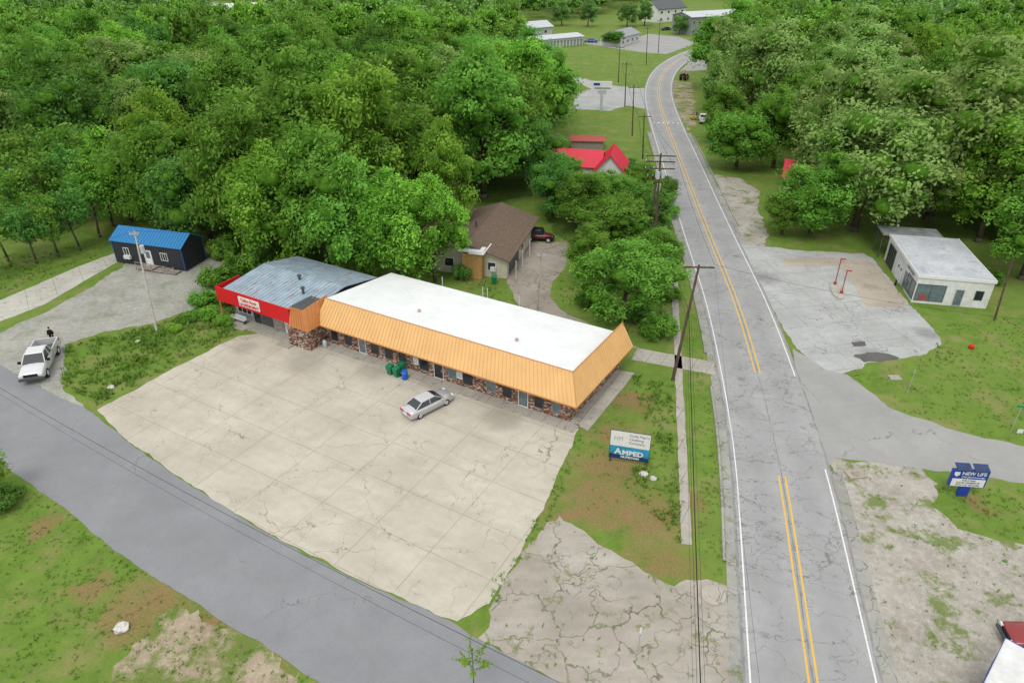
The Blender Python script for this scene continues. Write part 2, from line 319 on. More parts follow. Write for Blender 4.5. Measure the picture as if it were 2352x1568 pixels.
sheet('driveway',[(1195,556),(1305,556),(1300,610),(1268,650),(1262,680),(1300,720),(1400,765),(1470,800),(1400,800),(1290,760),(1190,700),(1165,650),(1170,620)],.006,M['drive'],.10)
sheet('sidewalk',[(1465,800),(1640,832),(1644,862),(1450,826)],.05,M['walk'],.015,top=1)
sheet('building_side_walk',[(1412,850),(1458,858),(1350,990),(1306,968)],.10,M['walk'],.02,top=1)
def strip(u0,v0,u1,v1,w):
    a=Vector(G(u0,v0));b=Vector(G(u1,v1));d=(b-a).normalized();n=Vector((-d.y,d.x))*w/2; return [tuple(a+n),tuple(b+n),tuple(b-n),tuple(a-n)]
sheet('narrow_sidewalk',None,.05,M['walk'],.03,ground=strip(1545,560,1577,1250,.75),top=1)
sheet('station_forecourt',[(1700,560),(1830,575),(1985,582),(2010,600),(2090,700),(2130,740),(2165,790),(2130,812),(2060,825),(1990,832),(1960,850),(1930,860),(1900,860),(1830,800),(1760,690)],.010,M['station'],.15)
sheet('tan_forecourt_patch',[(1800,592),(1905,592),(2000,600),(2085,692),(2070,705),(1990,705),(1950,640),(1925,610),(1800,612)],.015,M['tanconc'],.07)
sheet('dark_patch',[(1960,818),(1990,808),(2040,812),(2068,822),(2020,832),(1985,832)],.019,M['wet'],.12)
sheet('dark_patch',[(1955,786),(1985,784),(1990,794),(1962,796)],.019,M['wet'],.08)
sheet('right_side_road',[(1820,800),(1900,850),(1945,860),(2050,940),(2200,990),(2352,1025),(2700,1080),(2700,1170),(2352,1110),(2200,1085),(2050,1067),(1920,1052),(1880,1100),(1850,1000)],.013,M['asphaltr'],.10)
sheet('gravel_verge',[(1905,1050),(1990,1060),(2110,1062),(2150,1110),(2140,1160),(2200,1215),(2352,1250),(2700,1350),(2700,1800),(2050,1800),(2040,1570),(1980,1300)],.006,M['gravelr'],.25)
sheet('gravel_drive',[(1640,400),(1700,410),(1745,440),(1740,480),(1765,540),(1760,570),(1700,562),(1660,470)],.006,M['gravelr'],.2)
sheet('far_dirt_shoulder',[(1540,185),(1590,190),(1600,290),(1580,300),(1545,240)],.006,M['dirt'],.3)
sheet('far_road',[(1280,165),(1400,196),(1500,205),(1500,225),(1480,250),(1440,243),(1400,255),(1310,250),(1330,212),(1360,205),(1290,175)],.008,M['station'],.2)
sheet('far_parking_lot',[(1340,100),(1400,110),(1470,120),(1530,125),(1600,100),(1560,85),(1490,78),(1420,100),(1360,95)],.008,M['asphaltr'],.3)
sheet('far_access_road',[(1600,128),(1720,120),(1720,140),(1640,160),(1560,165)],.009,M['asphaltr'],.2)
sheet('distant_lot',[(480,30),(485,8),(640,8),(645,30)],.01,M['station'],.3)
# ------------------------------------------------------------ highway
cpx=[(1868,1568),(1828,1300),(1792,1060),(1740,855),(1694,700),(1647,585),(1603,475),(1563,370),(1532,290),(1515,235),(1513,198),(1528,163),(1562,136),(1605,117),(1660,104),(1760,96),(1900,90)]
cg=[Vector(G(*p)) for p in cpx]; cg.insert(0,cg[0]+(cg[0]-cg[1]).normalized()*45)
def catmull(P,step=1.5):
    out=[]; P=[P[0]*2-P[1]]+P+[P[-1]*2-P[-2]]
    for i in range(1,len(P)-2):
        a,b,c,d=P[i-1:i+3]; n=max(2,int((c-b).length/step))
        for k in range(n):
            t=k/n; out.append(.5*((2*b)+(c-a)*t+(2*a-5*b+4*c-d)*t*t+(3*b-a-3*c+d)*t**3))
    out.append(P[-2]); return out
hw=catmull(cg)
for _ in range(25): hw=[hw[0]]+[(hw[i-1]+hw[i]*2+hw[i+1])/4 for i in range(1,len(hw)-1)]+[hw[-1]]
nrm=[]
for i in range(len(hw)):
    d=(hw[min(i+1,len(hw)-1)]-hw[max(i-1,0)]).normalized(); nrm.append(Vector((d.y,-d.x)))
arc=[0]
for i in range(1,len(hw)): arc.append(arc[-1]+(hw[i]-hw[i-1]).length)
def irow(v):
    Y=G(1700,v)[1]; return min(range(len(hw)),key=lambda i:abs(hw[i].y-Y))
def ribbon(name,o0,o1,z,m,i0=0,i1=None,h=None):
    i1=len(hw) if i1 is None else i1; vs=[];fs=[];uvs=[]
    cols=[(o0,z),(o1,z)] if h is None else [(o0,0),(o0+.02,h),(o1-.02,h),(o1,0)]
    k=len(cols)
    for i in range(i0,i1):
        for o,zz in cols:
            p=hw[i]+nrm[i]*o; vs.append((p.x,p.y,zz)); uvs.append((o,arc[i]))
    for i in range(i1-i0-1):
        for j in range(k-1): fs.append((i*k+j,i*k+j+1,(i+1)*k+j+1,(i+1)*k+j))
    me=bpy.data.meshes.new(name); me.from_pydata(vs,[],fs); me.materials.append(m); uvl=me.uv_layers.new(name='UVMap')
    for l in me.loops: uvl.data[l.index].uv=uvs[l.vertex_index]
    o=bpy.data.objects.new(name,me); C.objects.link(o); return struct(o)
ribbon('highway',-4.05,4.05,.024,M['highway'])
A,B=irow(864),irow(1062); z=.029
for s in(-1,1):
    for (a,b) in((0,B),(A,len(hw))): ribbon('yellow_marking',s*.25-.07,s*.25+.07,z,M['yellow_line'],a,b)
ribbon('white_marking',-3.67,-3.56,z,M['white_line'])
ribbon('white_marking',3.56,3.67,z,M['white_line'],0,irow(1045)); ribbon('white_marking',3.56,3.67,z,M['white_line'],irow(858))
ribbon('gutter',-4.75,-4.06,.018,M['kerb'],0,irow(300)); ribbon('gutter',4.06,4.9,.018,M['kerb'],0,irow(1045)); ribbon('gutter',4.06,4.8,.018,M['kerb'],irow(560),irow(300))
ribbon('kerb',-5.0,-4.77,0,M['kerb'],irow(1335),irow(868),.13); ribbon('kerb',-5.0,-4.77,0,M['kerb'],irow(828),irow(300),.13)
ribbon('kerb',4.9,5.15,0,M['kerb'],irow(520),irow(310),.13)
for k in range(6):
    i=irow(283); p=hw[i]+nrm[i]*(-2.9+k*1.15); d=Vector((-nrm[i].y,nrm[i].x))
    q=[p+nrm[i]*a+d*b for a,b in((-.16,-.5),(.16,-.5),(.16,.5),(-.16,.5))]
    struct(MB().add([(x.x,x.y,.031) for x in q],[(0,1,2,3)]).build('crosswalk_marking',M['white_line']))
# ------------------------------------------------------------ text
def text(s,size,mat,parent,loc,rot=(PI/2,0,0),align='CENTER',name='lettering',sx=1.,off=0.,ext=.006):
    cu=bpy.data.curves.new('t','FONT'); cu.body=s; cu.size=size; cu.align_x=align; cu.extrude=ext; cu.offset=off; cu.resolution_u=3
    o=bpy.data.objects.new('t',cu); C.objects.link(o); dg=bpy.context.evaluated_depsgraph_get()
    me=bpy.data.meshes.new_from_object(o.evaluated_get(dg)); bpy.data.objects.remove(o)
    me.materials.clear(); me.materials.append(mat); q=bpy.data.objects.new(name,me); C.objects.link(q); q.parent=parent; q.location=loc; q.rotation_euler=rot; q.scale=(sx,1,1); return q
# ------------------------------------------------------------ building parts
def window(par,x,w,z0,z1,y,fm=None,pm=None,name='window',xf=None,split=1,dep=.06):
    f=MB(xf); t_=.06
    f.box(x-w/2,x+w/2,y-dep,y+.02,z0,z0+t_).box(x-w/2,x+w/2,y-dep,y+.02,z1-t_,z1).box(x-w/2,x-w/2+t_,y-dep+.002,y+.02,z0+t_,z1-t_).box(x+w/2-t_,x+w/2,y-dep+.002,y+.02,z0+t_,z1-t_)
    for k in range(1,split): c=x-w/2+w*k/split; f.box(c-.025,c+.025,y-dep+.004,y+.02,z0+t_,z1-t_)
    fo=f.build(name,fm or M['white'],par)
    MB(xf).box(x-w/2+t_,x+w/2-t_,y-.02,y+.015,z0+t_,z1-t_).build('pane',pm or M['glass'],fo); return fo
def lsidexf(x0): return lambda p:(x0+p[1],-p[0],p[2])
def wing(par,x0,x1,y0,y1,h,rh,wm,rm,ov=.35,axis='x',ribs=0,thick=.08,base=0):
    sw=(lambda p:p) if axis=='x' else (lambda p:(p[1],p[0],p[2]))
    if axis=='y': x0,x1,y0,y1=y0,y1,x0,x1
    m=(y0+y1)/2; w=MB(sw)
    w.add([(x0,y0,base),(x0,y1,base),(x0,y1,h),(x0,m,h+rh),(x0,y0,h),(x1,y0,base),(x1,y1,base),(x1,y1,h),(x1,m,h+rh),(x1,y0,h)],[(0,1,2,3,4),(9,8,7,6,5),(0,4,9,5),(1,6,7,2),(4,3,8,9),(2,7,8,3)])
    w.build('wall',wm,par); r=MB(sw); k=rh/(m-y0)
    for s,ye in((-1,y0-ov),(1,y1+ov)):
        ze=h-ov*k+.02; zr=h+rh+.02
        r.hexa([(x0-ov,ye,ze),(x1+ov,ye,ze),(x1+ov,m,zr),(x0-ov,m,zr)],[(x0-ov,ye,ze+thick),(x1+ov,ye,ze+thick),(x1+ov,m,zr+thick),(x0-ov,m,zr+thick)])
        if ribs:
            n=int((x1-x0+2*ov)/ribs)
            for i in range(n+1):
                x=x0-ov+.02+i*((x1-x0+2*ov-.06)/n); r.hexa([(x,ye,ze+thick),(x+.04,ye,ze+thick),(x+.04,m,zr+thick),(x,m,zr+thick)],[(x,ye,ze+thick+.05),(x+.04,ye,ze+thick+.05),(x+.04,m,zr+thick+.05),(x,m,zr+thick+.05)])
    return r.build('roof',rm,par)
# main strip building
O=Vector(G(1308,970)); RZ=R(-30)
def facx(u):
    v=795+(u-750)*.3136-25; vy=(v-784)/F; d=((u-1176)/F,K-vy*S); n=(.5,.866); t_=(O.x*n[0]+O.y*n[1])/(d[0]*n[0]+d[1]*n[1]); return (t_*d[0]-O.x)*.866+(t_*d[1]-O.y)*(-.5)
sk=lambda p:(p[0]+.03*p[1],p[1],p[2])
b=thing('strip_building','long brick shop building with white flat roof and tan metal mansard','building',(O.x,O.y,0),RZ)
XL,DP=-29.3,11.2
MB(sk).box(XL,0,0,DP,0,2.95).build('wall',M['brick'],b)
MB(sk).add([(XL,.55,4.98),(-.35,.55,4.98),(-.35,DP,3.9),(XL,DP,3.9),(XL,.55,2.95),(-.35,.55,2.95),(-.35,DP,2.95),(XL,DP,2.95)],[(0,1,2,3),(4,5,1,0),(5,6,2,1),(6,7,3,2),(7,4,0,3)]).build('roof',M['membrane'],b)
ez,tz=2.6,5.05
def mans(mb,a0,a1,b0,b1,sp=.42):
    a0,a1,b0,b1=map(Vector,(a0,a1,b0,b1)); nn=((a1-a0).cross(b0-a0)).normalized()
    mb.hexa([a0,a1,a1-nn*.06,a0-nn*.06],[b0,b1,b1-nn*.06,b0-nn*.06])
    L=(a1-a0).length; n=int(L/sp); d=(a1-a0)/L*.02
    for i in range(1,n):
        p=a0.lerp(a1,i/n); q=b0.lerp(b1,i/n); mb.hexa([p-d,p+d,p+d+nn*.05,p-d+nn*.05],[q-d,q+d,q+d+nn*.05,q-d+nn*.05])
m=MB(sk); mans(m,(XL-.5,-.95,ez),(1.05,-.95,ez),(XL+.1,.6,tz),(-.2,.6,tz)); mans(m,(1.05,-.95,ez),(1.05,DP+.3,ez),(-.2,.6,tz),(-.2,DP+.1,tz))
m.build('mansard_roof',M['tan_metal'],b)
m=MB(sk); m.box(XL-.5,1.07,-.98,-.93,ez-.14,ez-.001).box(1.03,1.08,-.93,DP+.3,ez-.14,ez-.001).tube((XL+.1,.6,tz+.02),(-.2,.6,tz+.02),.05).tube((-.2,.6,tz+.02),(-.2,DP+.1,tz+.02),.05).tube((1.05,-.95,ez),(-.2,.6,tz),.05)
m.build('roof_trim',M['terra_trim'],b)
MB(sk).box(XL-.4,1.0,-.92,0,ez-.06,ez-.02).box(.002,1.0,.003,DP,ez-.06,ez-.02).build('soffit',M['terra_metal'],b)
MB(sk).hexa([(-.25,DP,3.9),(-.05,DP,3.9),(-.05,DP+.08,3.9),(-.25,DP+.08,3.9)],[(-.25,DP,tz-.05),(-.05,DP,tz-.05),(-.05,DP+.08,tz-.05),(-.25,DP+.08,tz-.05)]).build('end_cap',M['terra_trim'],b)
MB(sk).box(XL,1.0,-1.25,-.003,0,.1).build('front_step',M['walk'],b)
for u,kd,w in [(770,'w',.9),(801,'w',.9),(833,'d',1.0),(862,'w',.95),(894,'w',1.0),(925,'w',.9),(975,'w',1.1),(1008,'d',1.15),(1040,'p',1.0),(1075,'w',1.1),(1128,'p',1.0),(1165,'w',.95),(1202,'d',1.05),(1238,'w',.9),(1278,'p',.85)]:
    x=facx(u)
    if kd=='d':
        f=window(b,x,w,.1,2.3,0,M['white'],M['pglass'] if u!=1008 else M['glass'],'door'); MB().box(x+w/2-.2,x+w/2-.16,-.12,-.06,1.0,1.3).build('handle',M['lgrey'],f)
    else: window(b,x,w,.55,2.2,0,M['dgrey'] if kd=='w' else M['grey'],M['glass'] if kd=='w' else M['pglass'])
for u,lines in((957,['OPEN','MON-FRI','9 - 5','SAT 9-2']),(1057,['HOLLY','BOOTS','TOPS','GIFTS'])):
    x=facx(u); s_=MB().box(x-.33,x+.33,-.12,-.07,.95,2.25).build('wall_sign',M['white'],b)
    for i,l in enumerate(lines): text(l,.2,M['dark_text'],s_,(x,-.125,1.92-i*.27))
for x in(-12,-16,-16.6,-22): MB(sk).tube((x,DP+.1,2),(x,DP+.1,5.0),.04).build('vent_pipe',M['lgrey'],b)
for u,v in((963,717),(1187,784)):
    p=Vector(G(u,v,4.6))-O; lx=p.x*.866-p.y*.5; ly=p.x*.5+p.y*.866; zr=4.98-(ly-.55)/(DP-.55)*1.08
    MB().tube((lx,ly,zr-.02),(lx,ly,zr+.15),.10).tube((lx,ly,zr+.15),(lx,ly,zr+.26),.19,.15,12).build('roof_vent',M['pinkcap'],b)
# laundromat
l=thing('laundromat','low laundromat with red fascia sign board and rusty blue grey metal roof','building',(O.x,O.y,0),RZ)
MB().box(-32.4,-29.38,-2.4,4,0,2.7).build('brick_wall',M['brick'],l)
MB().box(-42.2,-32.41,-1.0,9.0,0,3.4).box(-32.4,-29.6,4,9.0,0,3.4).build('wall',M['grey'],l)
r=MB(); y0,ym,y1=-1.9,4.2,9.6
for (ya,za,yb,zb) in((y0,4.05,ym,4.75),(ym,4.75,y1,3.7)):
    r.hexa([(-42.4,ya,za),(-29.75,ya,za),(-29.75,yb,zb),(-42.4,yb,zb)],[(-42.4,ya,za+.05),(-29.75,ya,za+.05),(-29.75,yb,zb+.05),(-42.4,yb,zb+.05)])
    for i in range(25):
        x=-42.35+i*.52; r.hexa([(x,ya,za+.05),(x+.05,ya,za+.05),(x+.05,yb,zb+.05),(x,yb,zb+.05)],[(x,ya,za+.1),(x+.05,ya,za+.1),(x+.05,yb,zb+.1),(x,yb,zb+.1)])
ro=r.build('roof',M['rustroof'],l)
for u,v in((688,640),(696,668)):
    p=Vector(G(u,v,4.8))-O; lx=p.x*.866-p.y*.5; ly=p.x*.5+p.y*.866
    MB().tube((lx,ly,4.2),(lx,ly,5.1),.14).tube((lx,ly,5.1),(lx,ly,5.3),.26,.2,12).build('roof_vent',M['dgrey'],ro)
MB().box(-43.0,-31.7,-2.45,-2.33,2.7,4.45).box(-43.0,-42.88,-2.33,1.0,2.7,4.45).build('fascia',M['red_metal'],l)
MB().box(-42.88,-32.0,-2.32,-1.0,2.75,2.82).build('soffit',M['offwhite'],l)
m=MB(); mans(m,(-31.68,-2.75,2.6),(-28.95,-2.75,2.6),(-31.68,-2.1,4.6),(-30.0,-2.1,4.6),.35); mans(m,(-28.95,-2.75,2.6),(-28.95,-.6,2.6),(-30.0,-2.1,4.6),(-29.9,1.6,4.95),.35); m.build('mansard_panel',M['terra_metal'],l)
MB().box(-32.0,-30,-1.9,2.0,3.4,4.45).build('roof_infill',M['dgrey'],l)
sgn=MB().box(-39.3,-36.1,-2.52,-2.455,3.0,4.15).build('sign_board',M['white'],l)
text('Calico Rock',.50,M['red_text'],sgn,(-37.7,-2.53,3.66),off=.016); text('LAUNDROMAT',.47,M['red_text'],sgn,(-37.7,-2.53,3.12),off=.02,sx=.92)
MB().box(-43,-32.3,-2.5,-1.003,0,.3).box(-41,-39,-3.0,-2.503,0,.15).box(-33.6,-31.8,-3.3,-2.503,0,.16).build('porch',M['walk'],l)
MB().tube((-42.8,-2.35,.3),(-42.8,-2.35,2.75),.07).build('post',M['terra_metal'],l)
window(l,-40.6,2.3,1.0,2.4,-1.0,M['white'],M['glass'],split=3)
window(l,-38.6,1.1,.3,2.5,-1.0,M['dgrey'],M['glass'],'door'); MB().box(-37.9,-36.2,-1.06,-1.003,.35,2.5).build('door',M['dgrey'],l)
MB().box(-36.1,-34.5,-1.05,-1.003,.35,2.6).build('wall_panel',M['wood'],l); MB().box(-34.3,-33.4,-1.05,-1.003,.3,2.6).build('wall_panel',M['offwhite'],l); MB().box(-33.35,-32.45,-1.05,-1.003,.3,2.6).build('door',M['green_door'],l)
bn=thing('bench','grey slatted bench on the porch of the laundromat','bench',(O.x-40.5*.866-2.0*.5,O.y+40.5*.5-2.0*.866,.3),RZ)
MB().box(-.9,.9,-.2,.2,.42,.47).build('seat',M['lgrey'],bn); MB().box(-.9,.9,.2,.24,.5,.85).build('backrest',M['lgrey'],bn)
for x in(-.8,.8): MB().box(x-.03,x+.03,-.18,.18,0,.42).build('leg',M['dgrey'],bn)
def onb(lx,ly,z=0): return (O.x+lx*.866+ly*.5,O.y-lx*.5+ly*.866,z)
def bin_(lx,ly,label,rz):
    t_=thing('wheelie_bin',label,'bin',onb(lx,ly,.02),RZ+rz,'green wheeled bins by the shop front')
    MB().hexa([(-.22,-.25,.08),(.22,-.25,.08),(.22,.2,.08),(-.22,.2,.08)],[(-.3,-.36,1.0),(.3,-.36,1.0),(.3,.36,1.0),(-.3,.36,1.0)]).build('body',M['bin_green'],t_,bevel=.03)
    MB().box(-.32,.32,-.4,.36,1.003,1.08).build('lid',M['bin_green'],t_,bevel=.02); MB().tube((-.28,.4,.98),(.28,.4,.98),.03).build('handle',M['bin_green'],t_)
    for s in(-1,1): MB().tube((s*.22,.25,.12),(s*.3,.25,.12),.12,n=12).build('wheel',M['black'],t_)
xb=facx(925)
bin_(xb-.3,-1.7,'green wheeled bin by the shop front, leftmost of the three',0.1); bin_(xb+.55,-1.75,'green wheeled bin beside the blue barrel',-.1); bin_(xb+.5,-.8,'green wheeled bin against the brick wall behind the other two',0)
t_=thing('barrel','blue plastic barrel beside the green wheeled bins','barrel',onb(xb+1.5,-1.7,.02),0)
MB().loft([[(r_*math.cos(a*PI/8),r_*math.sin(a*PI/8),z_) for a in range(16)] for r_,z_ in((.27,0),(.3,.06),(.31,.3),(.33,.33),(.31,.36),(.31,.6),(.33,.63),(.31,.66),(.3,.9))]).build('drum',M['barrel_blue'],t_,True)
MB().tube((0,0,.9),(0,0,.97),.31,.28,16).build('lid',M['barrel_blue'],t_)
t_=thing('gas_cylinder','grey gas cylinder standing by the brick pier','gas cylinder',onb(-28.6,-1.0,.1),0)
MB().loft([[(r_*math.cos(a*PI/6),r_*math.sin(a*PI/6),z_) for a in range(12)] for r_,z_ in((.2,0),(.24,.08),(.24,.6),(.16,.78),(.06,.85))]).build('tank',M['lgrey'],t_,True); MB().tube((0,0,.82),(0,0,1.0),.09,.09,10).build('collar',M['dgrey'],t_)
# dark shed
p0=Vector(G(270,603));p1=Vector(G(428,624));L=(p1-p0).length; rz=math.atan2((p1-p0).y,(p1-p0).x)
s=thing('shed','black portable shed cabin with a blue metal roof at the gravel lot','shed',(p0.x,p0.y,0),rz)
wing(s,0,L,0,4.2,3.3,1.2,M['charcoal'],M['blue_roof'],.2,ribs=.45,base=.15)
for x0_,x1_,y0_,y1_ in((-.03,.06,-.04,.05),(L-.06,L+.03,-.04,.05),(L-.05,L+.04,4.15,4.24)): MB().box(x0_,x1_,y0_,y1_,.15,3.2).build('corner_trim',M['blue_trim'],s)
f=window(s,L*.5,1.15,.3,2.4,0,M['white'],M['white'],'door',dep=.08); MB().box(L*.5-.3,L*.5+.3,-.05,-.022,1.3,2.2).build('pane',M['pglass'],f)
window(s,L*.73,1.1,1.2,2.3,0,split=3); window(s,L*.19,.9,1.35,2.4,0,split=2)
MB().box(L*.16,L*.25,-.45,-.07,.95,1.4).build('air_conditioner',M['offwhite'],s)
MB().box(L*.4,L*.62,-1.4,-.003,.28,.34).box(L*.62,L*.95,-1.4,-.2,.14,.2).build('deck',M['wood'],s)
m=MB()
for x in(.4,.51,.62,.8,.94): m.tube((L*x,-1.38,0),(L*x,-1.38,1.15),.05)
m.tube((L*.4,-1.38,1.15),(L*.62,-1.38,1.15),.045).tube((L*.62,-1.38,1.15),(L*.94,-1.38,.9),.045); m.build('railing',M['wood'],s)
# brown-roof house
p0=Vector(G(1164,640));p1=Vector(G(1228,541));L=(p1-p0).length; rz=math.atan2((p1-p0).y,(p1-p0).x)
h=thing('house','cream bungalow with brown shingle roof and golden stone chimney block','house',(p0.x,p0.y,0),rz)
rf=wing(h,0,L,0,10.4,2.7,1.6,M['cream'],M['brown_roof'],.6,thick=.15)
wing(h,L*.45,L,8,14,2.6,1.3,M['cream'],M['brown_roof'],.5,axis='x',thick=.15)
MB().box(-1.2,-.003,3.0,5.6,0,3.4).build('chimney_block',M['stone'],h,bevel=.03)
MB().box(-1.6,2.2,2.6,4.6,3.6,3.72).box(-1.4,.4,2.8,6,3.72,3.9).build('flat_roof_patch',M['white'],h)
MB().tube((6,5.9,4.0),(6,5.9,5.2),.12).build('roof_pipe',M['dgrey'],rf)
window(h,-2,1.1,.9,2.1,0,xf=lsidexf(0)); window(h,-7.8,1.3,.9,2.1,0,xf=lsidexf(0))
MB().box(-.45,-.003,1.4,2.1,1.0,1.5).build('air_conditioner',M['offwhite'],h)
MB().box(1,6,-.05,-.003,.1,2.3).build('garage_opening',M['dgrey'],h)
window(h,8,1.6,.9,2.1,0)
for x in(.5,4,8): MB().tube((x,-1.1,0),(x,-1.1,2.4),.05).build('porch_post',M['white'],h)
t_=thing('wheelie_bin','green wheeled bin at the corner of the cream bungalow','bin',(*G(1135,652),0),0)
MB().hexa([(-.25,-.25,.08),(.25,-.25,.08),(.25,.25,.08),(-.25,.25,.08)],[(-.35,-.38,1.0),(.35,-.38,1.0),(.35,.38,1.0),(-.35,.38,1.0)]).build('body',M['bin_green'],t_,bevel=.03); MB().box(-.37,.37,-.42,.4,1.003,1.1).build('lid',M['bin_green'],t_)
# red roof houses
p=G(1366,432); h=thing('house','white house with a bright red metal cross gable roof by the highway','house',(p[0],p[1],0),R(-12))
wing(h,0,4.8,0,8,3.2,2.6,M['white'],M['red_roof'],.45,axis='y',ribs=.5); wing(h,-10.5,.3,3.0,8.5,3.1,2.0,M['white'],M['red_roof'],.5,ribs=.5)
window(h,1.2,.9,1.0,2.3,0); window(h,3.4,.9,1.0,2.3,0); window(h,-3,1.1,1,2.2,3.0); window(h,-6.5,1.1,1,2.2,3.0)
p=G(1312,344); h=thing('outbuilding','small outbuilding with faded red roof behind the red roofed house','shed',(p[0],p[1],0),R(-5))
wing(h,0,6.6,0,3.8,1.9,.6,M['wood'],M['rustred_roof'],.35,ribs=.5)
p=G(1796,442); h=thing('house','white house with red roof mostly hidden by trees right of the highway','house',(p[0],p[1],0),R(-20))
wing(h,0,9,0,7,3.0,1.8,M['white'],M['red_roof'],.5,ribs=.5); window(h,2,1,1,2.2,0)
# station
Np=Vector(G(2092,694)); Rp=Vector(G(2264,709)); rz=math.atan2((Rp-Np).y,(Rp-Np).x); W=(Rp-Np).length
g=thing('service_station','white flat roofed old service station with corner shop windows and garage doors','building',(Np.x,Np.y,0),rz)
D=13.4
MB().box(0,W,0,D,0,3.45).build('wall',M['offwhite'],g)
MB().box(-.1,W+.1,-.1,D+.1,3.453,3.6).build('roof',M['oldmembrane'],g)
MB().box(-.14,W+.14,-.14,-.05,3.3,3.66).box(-.14,-.05,-.05,D+.1,3.3,3.66).box(W+.05,W+.14,-.05,D+.1,3.3,3.66).build('parapet',M['white'],g)
MB().box(-.9,W*.8,D+.101,D+3.4,3.35,3.58).build('rear_canopy',M['mgrey'],g)
for x,y in((-.7,D+.5),(-.7,D+3.1)): MB().tube((x,y,0),(x,y,3.35),.08).build('canopy_post',M['dgrey'],g)
window(g,1.75,3.2,.35,2.5,0,M['dgrey'],M['pglass'],split=2); window(g,4.9,.9,0.1,2.15,0,M['grey'],M['pglass'],'door'); window(g,7.0,.9,1.0,2.2,0,M['dgrey'],M['glass'])
window(g,-1.65,3.1,.35,2.5,0,M['dgrey'],M['pglass'],xf=lsidexf(0),split=2)
window(g,-3.9,1.0,.1,2.3,0,M['grey'],M['pglass'],'door',xf=lsidexf(0))
window(g,-6.6,2.9,.05,2.8,0,M['lgrey'],M['white'],'garage_door',xf=lsidexf(0),split=4,dep=.09); window(g,-10.8,3.1,.05,2.8,0,M['dgrey'],M['glass'],'garage_door',xf=lsidexf(0),split=4,dep=.09)
for yy in(6.0,7.2): MB().box(-.06,-.003,yy-.25,yy+.25,1.55,1.85).build('garage_pane',M['glass'],g)
MB().box(.6,1.5,-.035,-.022,.55,1.1).build('red_display',M['red_post'],g)
text('H&F SALES',.62,M['grey_text'],g,(-.02,2.9,2.78),(PI/2,0,-PI/2),off=.015)
p=G(2058,655); o=MB().tube((0,0,0),(0,.22,0),.36,.36,16).build('tyre',M['black']); o.location=(p[0],p[1],.36); o.rotation_euler=(0,0,R(60)); tag(o,'old tyre leaning by the service station wall','tyre')
p=G(1922,668); il=MB().prism([(1.0*math.cos(a)*.75,2.6*math.sin(a)) for a in [i*PI/8 for i in range(16)]],0,.16).build('pump_island',M['walk'],bevel=.03); il.location=(p[0],p[1],0); il.rotation_euler=(0,0,R(-14)); tag(il,'raised concrete island left from the fuel pumps','island')
for i,(u,v,tv) in enumerate(((1917,655,595),(1932,676,622))):
    p=G(u,v); H_=hgt(p[1],tv); t_=thing('lamp_post','red oxide post of the old pump island, '+('farther' if i==0 else 'nearer')+' of the two','post',(p[0],p[1],.16),R(-10),'red posts on the pump island')
    MB().tube((0,0,0),(0,0,H_-.2),.065).build('pole',M['red_post'],t_); MB().box(-.08,.55,-.12,.12,H_-.2,H_-.08).build('lamp_head',M['red_post'],t_,bevel=.03); MB().box(-.15,.15,-.15,.15,0,.3).build('base',M['red_post'],t_)
# signs
p=G(1442,1066); t_=thing('shop_sign','white over blue advertising sign of the clothing and nutrition shops on the verge','sign',(p[0],p[1],0),R(-14))
for x in(-1.5,1.5): MB().box(x-.08,x+.08,.06,.2,0,3.3).build('post',M['pole_wood'],t_)
MB().box(-1.65,1.65,-.02,.05,.5,3.35).build('frame',M['dgrey'],t_)
up=MB().box(-1.61,1.61,-.04,-.022,1.82,3.31).build('upper_panel',M['white'],t_); lp=MB().box(-1.61,1.61,-.04,-.022,.54,1.80).build('lower_panel',M['sign_cyan'],t_)
MB().add([(-1.61,-.046,.54),(1.61,-.046,.54),(1.61,-.046,.9),(.5,-.046,1.02),(-.3,-.046,.88),(-1.61,-.046,1.0)],[tuple(range(6))]).build('dark_band',M['dark_navy'],lp)
text('HM',.72,M['grey'],up,(-.95,-.046,2.35),sx=.7,off=-.012)
for i,q in enumerate(('Holly Mari\'s','Clothing','Company')): text(q,.34,M['grey_text'],up,(-.1,-.046,2.9-i*.36),align='LEFT')
text('A',.86,M['white'],lp,(-1.2,-.05,1.0),off=.02,align='LEFT'); text('MPED',.64,M['white'],lp,(-.58,-.05,1.0),off=.022,sx=1.08,align='LEFT'); text('NUTRITION',.28,M['white'],lp,(.1,-.05,.66),off=.012)
p=G(2207,1137); t_=thing('church_sign','blue church sign with changeable letter board and solar panels on top','sign',(p[0],p[1],0),R(-6))
MB().box(-.4,.4,-.12,.12,0,1.0).build('pedestal',M['sign_blue'],t_); MB().box(-1.35,1.35,-.14,.14,1.0,2.6).build('cabinet',M['sign_blue'],t_,bevel=.02)
lb=MB().box(-1.22,1.22,-.17,-.142,1.06,1.78).build('letter_board',M['white'],t_)
for i,q in enumerate(('WELCOME','COME CELEBRATE','WITH US. HE LIVES')): text(q,.21,M['dark_text'],lb,(0,-.178,1.58-i*.22))
text('NEW LIFE',.44,M['white'],t_,(.25,-.15,2.18),off=.01,sx=.95); text('CHURCH',.25,M['white'],t_,(-.1,-.15,1.88))
MB().add([(.45,-.15,1.92),(.95,-.15,1.92),(.95,-.15,1.87),(1.15,-.15,1.95),(.95,-.15,2.03),(.95,-.15,1.98),(.45,-.15,1.98)],[tuple(range(7))]).build('arrow',M['white'],t_)
MB().add([(-1.2,-.15,2.45),(-.8,-.15,2.45),(-.8,-.15,2.15),(-1.0,-.15,1.98),(-1.2,-.15,2.15)],[tuple(range(5))]).build('emblem',M['white'],t_)
